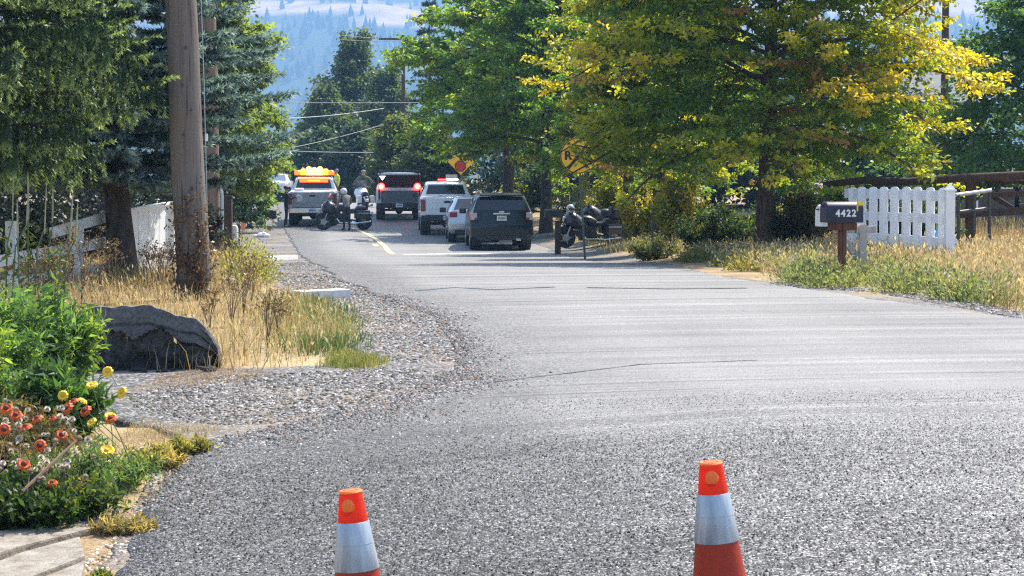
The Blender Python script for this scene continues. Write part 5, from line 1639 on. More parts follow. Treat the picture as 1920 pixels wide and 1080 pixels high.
# ---- signs
M_SIGNY = flat("sign_yellow", (0.95, 0.52, 0.02), 0.45, var=0.06, scale=2)
M_SIGNB = flat("sign_black", (0.018, 0.018, 0.018), 0.5, var=0.1)
M_SIGNR = flat("sign_red", (0.45, 0.03, 0.035), 0.45, var=0.08)
M_SIGNW = flat("sign_white", (0.78, 0.78, 0.76), 0.45, var=0.06)
M_SIGNPOST = flat("green_grey_sign_post", (0.10, 0.13, 0.12), 0.6, 0.3, var=0.2)
dS = 50.0
c_ = P(1084, 292, dS); g = G(1098, dS - 0.06)
rs = empty("railroad_crossing_sign", g, 0, "round yellow railroad crossing warning sign with black X and R letters", "road sign")
lc = c_ - g
MB().beam((0, 0.05, -0.2), (lc.x, 0.05, lc.z + 0.40), 0.055, 0.055, up=(0, 1, 0)).build("sign_post", M_SIGNPOST, rs)
rad = 0.455
fc = MB().lathe([(rad, 0.0), (rad, -0.006)], 48, (lc.x, 0, lc.z), 'Y').build("sign_face", M_SIGNY, rs)
m = MB()
nn = 48
vs, fs = [], []
for k in range(nn):
    a = 2 * math.pi * k / nn
    for q in (rad * 0.985, rad * 0.93): vs.append((lc.x + q * math.sin(a), -0.009, lc.z + q * math.cos(a)))
for k in range(nn): fs.append((2 * k, 2 * k + 1, (2 * k + 3) % (2 * nn), (2 * k + 2) % (2 * nn)))
m.add(vs, fs); m.build("border_ring", M_SIGNB, fc)
for sgn in (1, -1):
    rot = Matrix.Rotation(R(52) * sgn, 3, 'Y')
    MB().box((lc.x, -0.009 - 0.003 * (sgn > 0), lc.z), (rad * 1.80, 0.004, 0.075), rot).build("cross_bar", M_SIGNB, fc)
for sx in (-1, 1):
    text_mesh("letter", "R", 0.30, M_SIGNB, fc, 0.002, (lc.x + sx * 0.255, -0.010, lc.z), (math.pi / 2, 0, 0), 0.012)

dS = 96.0
c_ = P(864, 303, dS); g = G(866, dS)
ds = empty("stop_ahead_sign", g, 0, "yellow diamond sign with red octagon and black arrow above the white pickup", "road sign")
lc = c_ - g
MB().beam((0, 0.05, -0.2), (lc.x, 0.05, lc.z + 0.4), 0.07, 0.06, up=(0, 1, 0)).build("sign_post", M_SIGNPOST, ds)
h = 0.64
fc = MB().prism([(lc.x - h, lc.z), (lc.x, lc.z - h), (lc.x + h, lc.z), (lc.x, lc.z + h)], 0, -0.008).build("sign_face", M_SIGNY, ds)
oc = lambda rr_: [(lc.x - 0.02 + rr_ * math.cos(math.pi / 8 + k * math.pi / 4), lc.z - 0.22 + rr_ * math.sin(math.pi / 8 + k * math.pi / 4)) for k in range(8)]
MB().prism(oc(0.29), -0.009, -0.012).build("octagon_border", M_SIGNB, fc)
MB().prism(oc(0.24), -0.013, -0.016).build("red_octagon", M_SIGNR, fc)
MB().prism([(lc.x - .055, lc.z + .06), (lc.x + .055, lc.z + .06), (lc.x + .055, lc.z + .20), (lc.x + .17, lc.z + .20), (lc.x, lc.z + .40), (lc.x - .17, lc.z + .20), (lc.x - .055, lc.z + .20)], -0.009, -0.012).build("arrow", M_SIGNB, fc)
MB().box((lc.x - 0.45, -0.02, lc.z - 0.78), (0.55, 0.01, 0.32)).build("lower_plaque", flat("pale_plaque", (0.5, 0.48, 0.42), 0.5), ds)

# ---- utility poles and wires further down the road
def far_pole(px, d, ptop, lab, arm=True):
    g = G(px, d); t_ = P(px, ptop, d); h = t_.z - g.z
    root = empty("utility_pole", g, 0, lab, "utility pole")
    MB().tube([(0, 0, -0.3), (0, 0, h)], [0.16, 0.11], 9).build("pole_shaft", M_DARKWOOD, root, smooth=50)
    if arm:
        a = MB().box((-0.35, -0.12, h - 0.25), (2.4, 0.10, 0.12)).build("cross_arm", M_DARKWOOD, root)
        for x in (-1.4, -0.8, 0.1, 0.7):
            MB().lathe([(0.05, 0.0), (0.06, 0.10), (0.03, 0.2)], 8, (x, -0.12, h - 0.19)).build("insulator", M_GREYMETAL, a)
    return root
far_pole(757, 128, 66, "far utility pole with cross arm beside the green roadside trees")
far_pole(1768, 70, -120, "dark utility pole above the golden maple at the upper right", False)
M_WIRE = flat("wire", (0.30, 0.31, 0.32), 0.5, 0.4)
M_WIRED = flat("dark_wire", (0.05, 0.05, 0.05), 0.5)
def wire(a, b, sag, rad, mat, lab, grp="overhead wires across the road"):
    a, b = P(*a), P(*b)
    o = MB().tube([a.lerp(b, k / 14) - Vector((0, 0, sag * 4 * (k / 14) * (1 - k / 14))) for k in range(15)], rad, 4, cap=False).build("overhead_wire", mat)
    tag(o, lab, "wire", grp)
wire((380, 190, 105), (830, 192, 105), 0.05, 0.018, M_WIRE, "pale level wire crossing between the left spruce and green trees")
wire((500, 281, 100), (700, 286, 100), 0.04, 0.020, M_WIRE, "lowest pale wire across the road above the amber lights")
wire((530, 280, 120), (720, 233, 128), 0.1, 0.013, M_WIRE, "slanting wire rising to the right above the trucks")
wire((535, 222, 120), (720, 203, 128), 0.1, 0.018, M_WIRE, "faint slanting wire below the level wire")
wire((640, 66, 128), (757, 74, 128), 0.05, 0.016, M_WIRE, "upper wire running to the far pole cross arm")
wire((640, 74, 128), (757, 76, 128), 0.08, 0.016, M_WIRE, "second wire just below the one to the cross arm")
wire((725, 80, 127.9), (742, 135, 110), 0.0, 0.020, M_WIRE, "steep pale wire hanging from the far cross arm")
wire((735, 80, 127.9), (756, 140, 108), 0.0, 0.020, M_WIRE, "steep pale guy wire closest to the far pole")
wire((1700, 118, 70), (1960, 110, 66), 0.03, 0.03, M_WIRED, "dark cable across the gap at the upper right")

# ---- buildings glimpsed behind
def house(px, d, ptop, pbot_unused, wpx, label, wall, roofc, rz=0.0, depth=9.0, eave=0.6):
    g = G(px, d); s = FPX / d
    W = wpx / s; H = P(px, ptop, d).z - g.z
    root = empty("house", g, rz, label, "house")
    he = H * eave
    Wm = flat("house_wall", wall, 0.8, var=0.1); Rm = flat("house_roof", roofc, 0.85, var=0.2, scale=2)
    MB().box((0, depth / 2, he / 2 - 0.25), (W, depth, he + 0.5)).build("wall", Wm, root)
    m = MB(); o_ = 0.35
    ring = lambda x, dz: [(x, -o_, he - 0.02 + dz), (x, depth / 2, H + dz), (x, depth + o_, he - 0.02 + dz), (x, depth + o_, he - 0.2 + dz), (x, depth / 2, H - 0.2 + dz), (x, -o_, he - 0.2 + dz)]
    m.loft([ring(-W / 2 - o_, 0.06), ring(W / 2 + o_, 0.06)]); m.build("roof", Rm, root)
    for k, x in enumerate((-0.3, 0.05, 0.32)):
        f = MB().box((x * W, -0.03, he * 0.55), (0.95, 0.06, 0.95)).build("window", M_SIGNW, root)
        MB().box((x * W, -0.065, he * 0.55), (0.8, 0.02, 0.8)).build("pane", M_PANE, f)
    return root
M_PANE = flat("dark_window_glass", (0.03, 0.035, 0.04), 0.1, var=0.1)
house(512, 285, 322, 361, 70, "small tan house far off beyond the left shoulder", (0.55, 0.42, 0.30), (0.60, 0.42, 0.28))
house(1885, 78, 296, 330, 110, "low dark roofed shed behind the fence at far right", (0.10, 0.09, 0.09), (0.05, 0.05, 0.055), eave=0.66)
house(1775, 118, 128, 330, 140, "grey house half hidden between golden maple and far right tree", (0.20, 0.21, 0.23), (0.13, 0.13, 0.14), eave=0.74)

# ================================================================== VEHICLES
def paint(name, c, rough=0.3, metal=0.0, coat=0.8, dirt=0.16):
    t = NT(name)
    d = t.noise(2.2, 4)
    x, y, z = t.sep()
    dust = t.ramp(t.math('ADD', z, t.math('MULTIPLY', d, 0.4)), [(0.45, dirt), (0.95, dirt * 0.12)])
    col = t.mix(dust, c, (0.30, 0.26, 0.21))
    return t.done(t.bsdf(col, t.ramp(dust, [(0.0, rough), (0.6, 0.65)]), metal, None, 0.5, None, 0, coat))
M_PBLACK = paint("black_car_paint", (0.006, 0.010, 0.011), 0.3, 0, 0.12, 0.02)
M_PWHITE = paint("white_truck_paint", (0.74, 0.75, 0.76))
M_PWHITE2 = paint("greyish_white_truck_paint", (0.62, 0.63, 0.65))
M_PSILVER = paint("silver_car_paint", (0.52, 0.53, 0.55), 0.3, 0.5)
M_GLASS = flat("tinted_glass", (0.012, 0.014, 0.017), 0.08, var=0.1, spec=0.7)
M_CHROME = flat("chrome", (0.72, 0.73, 0.75), 0.18, 1.0, var=0.05)
M_TAIL = flat("tail_lamp_red", (0.25, 0.015, 0.02), 0.2, var=0.1, coat=0.5)
M_TAILCLEAR = flat("tail_lamp_clear", (0.50, 0.42, 0.42), 0.2, var=0.15, coat=0.5)
M_TRIM = flat("black_trim", (0.025, 0.026, 0.028), 0.55, var=0.15)
M_PLATE = flat("licence_plate", (0.62, 0.66, 0.70), 0.45, var=0.1, scale=30)
M_RIM = flat("alloy_rim", (0.38, 0.39, 0.40), 0.35, 0.8, var=0.1)
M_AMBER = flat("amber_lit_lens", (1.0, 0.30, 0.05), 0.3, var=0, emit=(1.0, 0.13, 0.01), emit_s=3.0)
M_AMBERHOT = flat("amber_lit_core", (1.0, 0.75, 0.3), 0.3, var=0, emit=(1.0, 0.36, 0.05), emit_s=4.0)
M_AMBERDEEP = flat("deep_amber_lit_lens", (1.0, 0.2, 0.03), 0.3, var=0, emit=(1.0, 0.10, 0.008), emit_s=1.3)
M_REDLIT = flat("red_lit_lens", (1.0, 0.05, 0.03), 0.3, var=0, emit=(1.0, 0.035, 0.03), emit_s=5.0)
M_REDHOT = flat("red_lit_core", (1.0, 0.3, 0.1), 0.3, var=0, emit=(1.0, 0.33, 0.10), emit_s=9.0)
M_BLUELIT = flat("pale_blue_lit_lens", (0.5, 0.8, 1.0), 0.3, var=0, emit=(0.45, 0.80, 1.0), emit_s=2.2)
M_WHITELIT = flat("white_lit_lens", (1.0, 0.95, 0.97), 0.3, var=0, emit=(1.0, 0.90, 0.95), emit_s=5.0)

def hp(w_, zb, zm, zbelt, wr, zr, crown=0.02):
    return [(0, zb), (w_ * 0.84, zb), (w_ * 0.965, zb + 0.10), (w_, zm), (w_ * 0.975, zbelt), (wr + 0.015, zr - 0.05), (wr - 0.06, zr), (0, zr + crown)]
def ringof(y, h):
    return [(x, y, z) for x, z in h] + [(-x, y, z) for x, z in reversed(h[1:-1])]
def panel4(c, off, thick=0.012):
    """slightly proud panel from four corners (counter-clockwise seen from outside)"""
    c = [Vector(p) for p in c]
    n = (c[1] - c[0]).cross(c[3] - c[0]).normalized()
    return MB_add8([p + n * off for p in c], [p + n * (off - thick) for p in c])
def MB_add8(f, b):
    m = MB(); m.add(f + b, [(0, 1, 2, 3), (7, 6, 5, 4), (0, 4, 5, 1), (1, 5, 6, 2), (2, 6, 7, 3), (3, 7, 4, 0)]); return m

def vehicle(name, st, mat, px, d, rz, label, cat, wheels, wr_, ww, belt_dir=1):
    g = G(px, d)
    root = empty(name, g, rz, label, cat)
    fx, fy = -math.sin(rz) * 4, math.cos(rz) * 4
    root.rotation_euler = (math.atan2(float(gz(g.x + fx, g.y + fy)) - g.z, 4.0), 0, rz)
    m = MB(); m.loft([ringof(y, h) for y, h in st]); m.build("body", mat, root, smooth=32)
    ys = [y for y, _ in st]
    def side(y, t, sx):
        a = [(np.interp(y, ys, [h[k][0] for _, h in st]), np.interp(y, ys, [h[k][1] for _, h in st])) for k in (4, 5)]
        return (sx * (a[0][0] * (1 - t) + a[1][0] * t), y, a[0][1] * (1 - t) + a[1][1] * t)
    root_side = side
    rim_me = tyre_me = None
    for (x, y) in wheels:
        tyre = MB().lathe([(wr_ * .55, -ww / 2 + .02), (wr_ * .93, -ww / 2), (wr_, -ww * .36), (wr_, ww * .36), (wr_ * .93, ww / 2), (wr_ * .55, ww / 2 - .02)], 28, (0, 0, 0), 'X')
        if tyre_me is None: tyre_me = tyre.mesh("wheel", M_RUBBER, 40)
        w_ = link(bpy.data.objects.new("wheel", tyre_me), root); w_.location = (x, y, wr_)
        if rim_me is None:
            rm = MB()
            for s in (-1, 1):
                rm.lathe([(wr_ * .60, s * (ww / 2 - .012)), (wr_ * .58, s * (ww / 2 + .004)), (wr_ * .50, s * (ww / 2 - .02)), (0.02, s * (ww / 2 - .03))], 20, (0, 0, 0), 'X')
                for k in range(5):
                    a = k * 2 * math.pi / 5
                    rm.beam((s * (ww / 2 - .008), 0.03 * math.cos(a), .03 * math.sin(a)), (s * (ww / 2 - .004), wr_ * .56 * math.cos(a), wr_ * .56 * math.sin(a)), 0.06, 0.02, up=(1, 0, 0))
            rim_me = rm.mesh("rim", M_RIM, 35)
        link(bpy.data.objects.new("rim", rim_me), w_)
    for sx in (-1, 1):     # dark wheel housings
        for y in sorted(set(y for _, y in wheels)):
            m = MB(); m.lathe([(wr_ + .07, sx * 0.60), (wr_ + .075, sx * (abs(wheels[0][0]) + ww * 0.38))], 24, (0, y, wr_ + .02), 'X', cap=False)
            m.build("wheel_arch", M_TRIM, root, smooth=60)
    return root, side
def side_windows(root, side, spans, mat=None, t0=0.10, t1=0.86):
    for y0, y1 in spans:
        for sx in (-1, 1):
            c = [side(y0, t0, sx), side(y1, t0, sx), side(y1 - 0.02, t1, sx), side(y0 + 0.02, t1, sx)]
            if sx < 0: c = [c[1], c[0], c[3], c[2]]
            panel4(c, 0.012, 0.02).build("side_window", mat or M_GLASS, root)
def bx(root, name, c, s, mat, bevel=0.012, **k): return MB().box(c, s, **k).build(name, mat, root, bevel=bevel)
def mirrors(root, y, x, z, mat):
    for sx in (-1, 1):
        bx(root, "side_mirror", (sx * (x + .13), y, z), (0.22, 0.12, 0.17), mat, 0.03)
def licence(root, c, w_=0.305, h_=0.155, word=None):
    p = bx(root, "licence_plate", c, (w_, 0.012, h_), M_PLATE, 0.002)
    for k in range(6):   # dark characters too small to read
        bx(p, "plate_character", (c[0] - 0.10 + 0.04 * k, c[1] - 0.0075, c[2]), (0.022, 0.002, 0.06), M_SIGNB, None)

RZ = 0.065
# ---- black car at the back of the queue
st = [(0.00, hp(.94, .44, .60, .76, .88, .80)), (0.05, hp(.985, .35, .62, .83, .93, .87)), (0.13, hp(.99, .34, .70, 1.17, .89, 1.23)), (0.44, hp(1.0, .34, .72, 1.16, .735, 1.68)), (0.75, hp(1.0, .34, .72, 1.16, .745, 1.745)),
      (2.2, hp(1.0, .32, .72, 1.14, .745, 1.765)), (2.95, hp(1.0, .32, .72, 1.12, .715, 1.72)), (3.75, hp(.99, .32, .72, 1.08, .83, 1.12)), (4.65, hp(.95, .34, .66, .93, .78, .97)), (4.95, hp(.80, .42, .6, .78, .68, .82))]
suv, sd_f = vehicle("black_car", st, M_PBLACK, 941, 62, RZ, "black sport utility car, rearmost of the stopped vehicles", "car", [(-.84, .98), (.84, .98), (-.84, 3.92), (.84, 3.92)], .38, .25)
panel4([(-.80, .165, 1.255), (.80, .165, 1.255), (.645, .425, 1.665), (-.645, .425, 1.665)], 0.028, 0.03).build("rear_window", M_GLASS, suv)
side_windows(suv, sd_f, [(0.62, 1.30), (1.40, 2.20), (2.28, 2.95)])
bx(suv, "spoiler", (0, .38, 1.725), (1.36, .22, .035), M_PBLACK)
for sx in (-1, 1):
    t_ = bx(suv, "tail_light", (sx * .865, .10, 1.075), (.20, .14, .23), M_TAILCLEAR, 0.03)
    bx(t_, "red_lens", (sx * .80, .022, 1.0), (.10, .012, .07), M_TAIL, 0.004)
    bx(suv, "rear_reflector", (sx * .70, -.008, .55), (.22, .02, .05), M_TAIL, 0.006)
    MB().tube([(sx * .60, .55, 1.79), (sx * .60, .9, 1.83), (sx * .60, 2.5, 1.84), (sx * .60, 2.8, 1.78)], 0.022, 6).build("roof_rail", M_CHROME, suv, smooth=40)
bx(suv, "liftgate_handle", (0, .085, 1.16), (.52, .06, .05), M_CHROME, 0.012)
bx(suv, "badge", (0, .105, 1.215), (.16, .03, .05), M_CHROME, 0.015)
bx(suv, "plate_recess", (0, .075, 1.02), (.46, .03, .22), M_TRIM, 0.01)
licence(suv, (0, .045, 1.02))
bx(suv, "rear_bumper", (0, -.01, .60), (1.80, .10, .24), M_PBLACK, 0.04)
bx(suv, "bumper_valance", (0, .03, .41), (1.55, .12, .14), M_TRIM, 0.02)
bx(suv, "step_pad", (0, -.015, .735), (1.3, .09, .02), M_TRIM, 0.006)
MB().tube([(0, .3, 1.76), (0, .22, 1.92)], 0.006, 4).build("aerial", M_BLACK, suv)
mirrors(suv, 2.75, .98, 1.18, M_PBLACK)
bx(suv, "exhaust_tip", (.52, -.02, .36), (.14, .08, .07), M_CHROME, 0.015)

# ---- silver car
st = [(0.00, hp(.84, .42, .58, .76, .80, .80)), (0.05, hp(.90, .33, .60, .84, .84, .88)), (0.12, hp(.905, .30, .66, 1.06, .80, 1.10)), (0.62, hp(.91, .28, .68, 1.06, .64, 1.49)), (1.1, hp(.91, .28, .68, 1.05, .64, 1.545)),
      (2.0, hp(.91, .27, .68, 1.02, .64, 1.55)), (2.5, hp(.91, .27, .68, 1.0, .62, 1.48)), (3.25, hp(.90, .27, .66, .97, .74, 1.0)), (4.0, hp(.84, .30, .6, .84, .68, .87)), (4.2, hp(.70, .38, .55, .72, .6, .75))]
sed, sd_f = vehicle("silver_car", st, M_PSILVER, 890, 67.6, RZ, "silver hatchback car, partly hidden behind the black car", "car", [(-.77, .80), (.77, .80), (-.77, 3.35), (.77, 3.35)], .32, .21)
panel4([(-.70, .17, 1.12), (.70, .17, 1.12), (.54, .60, 1.475), (-.54, .60, 1.475)], 0.026, 0.03).build("rear_window", M_GLASS, sed)
side_windows(sed, sd_f, [(0.85, 1.45), (1.52, 2.4)])
for sx in (-1, 1): bx(sed, "tail_light", (sx * .72, .075, .97), (.26, .10, .17), M_TAIL, 0.03)
licence(sed, (0, .03, .92)); bx(sed, "rear_bumper", (0, -.015, .58), (1.64, .10, .26), M_PSILVER, 0.05); bx(sed, "bumper_valance", (0, .02, .38), (1.35, .12, .12), M_TRIM, 0.02)
mirrors(sed, 2.45, .88, 1.05, M_BLACK)

# ---- pickups
def pickup_st(zc=1.92):
    return [(0.05, hp(.965, .60, .85, 1.36, .93, 1.40, 0)), (0.10, hp(1.0, .58, .85, 1.36, .95, 1.41, 0)), (1.90, hp(1.0, .55, .85, 1.35, .95, 1.41, 0)), (1.96, hp(1.0, .45, .85, 1.33, .90, 1.42)), (2.14, hp(1.0, .45, .85, 1.33, .73, zc - .07)), (2.6, hp(1.0, .45, .85, 1.32, .74, zc)),
            (3.4, hp(1.0, .45, .85, 1.30, .74, zc)), (3.9, hp(1.0, .45, .85, 1.28, .72, zc - .06)), (4.55, hp(1.0, .45, .85, 1.24, .86, 1.29)), (5.45, hp(.98, .5, .85, 1.14, .84, 1.2)), (5.72, hp(.88, .58, .8, 1.0, .78, 1.05))]
def pickup(px, d, label, mat, name="pickup_truck", tail=M_TAIL, gate=True, zc=1.92, bumper=M_CHROME, gate_mat=None, rz=RZ):
    root, sd_f = vehicle(name, pickup_st(zc), mat, px, d, rz, label, "pickup truck", [(-.83, 1.15), (.83, 1.15), (-.83, 4.75), (.83, 4.75)], .41, .29)
    panel4([(-.74, 1.985, 1.47), (.74, 1.985, 1.47), (.64, 2.115, zc - .12), (-.64, 2.115, zc - .12)], 0.028, 0.03).build("rear_window", M_GLASS, root)
    side_windows(root, sd_f, [(2.30, 2.95), (3.02, 3.9)])
    if gate:
        g_ = bx(root, "tailgate", (0, .03, 1.07), (1.54, .06, .60), gate_mat or mat, 0.015)
        bx(g_, "tailgate_handle", (0, -.006, 1.25), (.24, .02, .08), M_TRIM, 0.01)
        bx(g_, "tailgate_crease", (0, -.003, 1.02), (1.40, .012, .10), gate_mat or mat, 0.004)
    for sx in (-1, 1): bx(root, "tail_light", (sx * .89, .06, 1.12), (.17, .08, .42), tail, 0.02)
    b_ = bx(root, "rear_bumper", (0, -.07, .66), (1.92, .18, .20), bumper, 0.03)
    licence(root, (0, -.168, .67)); bx(b_, "step_pad", (0, -.07, .765), (1.6, .16, .015), M_TRIM, 0.004)
    m = MB(); m.tube([(-.72, 1.15, .41), (.72, 1.15, .41)], .055, 8); m.ball((0.0, 1.15, .41), (.17, .16, .17), 12); m.build("rear_axle", M_TRIM, root, smooth=60)
    m = MB(); m.box((0, 0.0, .46), (.08, .22, .08)); m.box((0, .2, .50), (.7, .12, .09)); m.build("tow_hitch", M_TRIM, root)
    m = MB(); m.tube([(.55, 2.6, .42), (.55, .6, .45), (.62, .12, .45)], .035, 7); m.build("exhaust_pipe", M_TRIM, root, smooth=50)
    m = MB(); m.box((-.43, 1.8, .55), (.1, 3.4, .14)); m.box((.43, 1.8, .55), (.1, 3.4, .14)); m.build("chassis_rail", M_TRIM, root)
    mirrors(root, 3.75, 1.0, 1.38, M_BLACK)
    return root
wp = pickup(839, 73, "white crew cab pickup truck with lit roof, ahead of the silver car", M_PWHITE, bumper=M_TRIM)
lb = bx(wp, "roof_light_bar", (.15, 2.75, 1.955), (.95, .22, .05), M_TRIM)
bx(lb, "lit_lens", (.28, 2.73, 2.01), (.42, .18, .06), M_WHITELIT)
bx(lb, "lit_lens", (-.12, 2.73, 2.0), (.30, .18, .05), M_REDLIT)
# amber truck
M_GATE = flat("blue_grey_tailgate", (0.30, 0.33, 0.37), 0.3, 0.3, var=0.35, scale=3, coat=0.4)
at = pickup(586, 80, "white pickup truck with glowing amber light bar on the left", M_PWHITE2, gate_mat=M_GATE, bumper=M_CHROME)
lb = bx(at, "amber_light_bar", (0, 2.7, 1.96), (1.55, .32, .06), M_TRIM)
for k in range(7):
    hgt = (.20, .26, .34, .30, .34, .26, .20)[k]  # lens domes oversized and merged so their shape carries the amber flare
    m = MB(); m.lathe([(.13, 0), (.135, hgt * .45), (.12, hgt * .75), (.07, hgt * .97), (.01, hgt)], 14, (-.69 + .23 * k, 2.7, 1.99)); m.build("lit_lens", M_AMBERDEEP if k in (0, 6) else M_AMBER if k in (1, 5) else M_AMBERHOT, lb, smooth=50)
wl_ = bx(at, "window_glow_strip", (0, 2.02, 1.765), (1.16, .03, .10), M_AMBERDEEP, 0.01)  # added glowing strip standing for the amber glow reflected in the rear window
bx(wl_, "lit_core", (0, 2.0, 1.785), (.5, .02, .05), M_AMBER, 0.006)  # brighter middle of the added window glow
bx(at, "header_glow_strip", (0, 2.16, 1.895), (1.30, .05, .05), M_AMBER, 0.012)  # added glowing strip standing for amber light reflected on the window header
bx(at, "bed_cargo", (-.55, .6, 1.47), (.35, .4, .12), M_WHITE, 0.02)
bx(at, "gate_panel", (-.50, -.004, 1.16), (.22, .02, .30), M_PLATE, 0.005)
# truck with red lights
rt = pickup(749, 84, "grey pickup truck with dark canopy and two bright red lights", M_PWHITE2, gate=False, bumper=M_TRIM, tail=M_TRIM)
M_CANOPY = flat("dark_canopy", (0.035, 0.037, 0.04), 0.45, var=0.3)
for sx in (-1, 1): bx(rt, "canopy_wall", (sx * .88, 1.0, 1.66), (.05, 1.8, .50), M_CANOPY)
bx(rt, "canopy_roof", (0, 1.0, 1.93), (1.80, 1.86, .05), M_CANOPY)
bx(rt, "canopy_front", (0, 1.88, 1.66), (1.72, .05, .50), M_CANOPY)
m = MB()
for sx in (-.8, .8): m.tube([(sx, 0.1, 2.05), (sx, 2.0, 2.05)], .025, 6)
for y in (.15, 1.0, 1.9): m.tube([(-.85, y, 2.07), (.85, y, 2.07)], .025, 6); m.tube([(-.8, y, 1.95), (-.8, y, 2.07)], .02, 6); m.tube([(.8, y, 1.95), (.8, y, 2.07)], .02, 6)
m.build("roof_rack", M_TRIM, rt, smooth=40)
bx(rt, "cargo_box", (-.05, .45, 1.20), (1.30, .7, .42), flat("dark_cargo", (0.04, 0.05, 0.055), 0.6, var=0.4))
g_ = bx(rt, "tailgate", (0, .03, 1.05), (1.54, .06, .5), flat("dusty_dark_tailgate", (0.10, 0.12, 0.13), 0.5, var=0.3))
bx(g_, "tailgate_edge", (0, -.002, 1.285), (1.50, .05, .035), M_GREYMETAL, 0.008)
for sx in (-1, 1):
    l_ = MB().lathe([(.145, .0), (.14, -.05), (.10, -.07)], 20, (sx * .76, -.01, 1.46), 'Y').build("red_warning_light", M_REDLIT, rt, smooth=40)
    MB().lathe([(.075, -.072), (.05, -.085)], 14, (sx * .76, -.01, 1.46), 'Y').build("lit_core", M_REDHOT, l_)
    bx(rt, "side_panel", (sx * .93, .04, 1.12), (.10, .08, .52), M_PWHITE2)
m = MB(); m.prism([(-.84, 1.90), (-.58, 1.90), (-.71, 1.72)], -.02, -.06); m.build("blue_marker_light", M_BLUELIT, rt)

# ---- white car far beyond the crossing
st = [(0.0, hp(.75, .4, .55, .75, .6, .8)), (.1, hp(.88, .3, .6, .85, .75, .9)), (.9, hp(.9, .3, .65, .98, .75, 1.0)), (1.6, hp(.9, .3, .65, 1.0, .64, 1.45)), (2.6, hp(.9, .3, .65, 1.0, .64, 1.5)), (3.4, hp(.9, .3, .65, 1.0, .7, 1.1)), (4.3, hp(.8, .4, .6, .8, .7, .9))]
fc_, sd_f = vehicle("white_car", st, M_PWHITE, 515, 131, 0.0, "small white car facing the crossing far down the road", "car", [(-.75, .85), (.75, .85), (-.75, 3.4), (.75, 3.4)], .32, .2)
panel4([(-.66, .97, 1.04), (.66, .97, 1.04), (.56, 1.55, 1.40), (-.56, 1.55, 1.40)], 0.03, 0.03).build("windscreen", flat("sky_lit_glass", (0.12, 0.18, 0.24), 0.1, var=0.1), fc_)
side_windows(fc_, sd_f, [(1.7, 2.3), (2.35, 3.0)])
fc_.location.z += 0.55

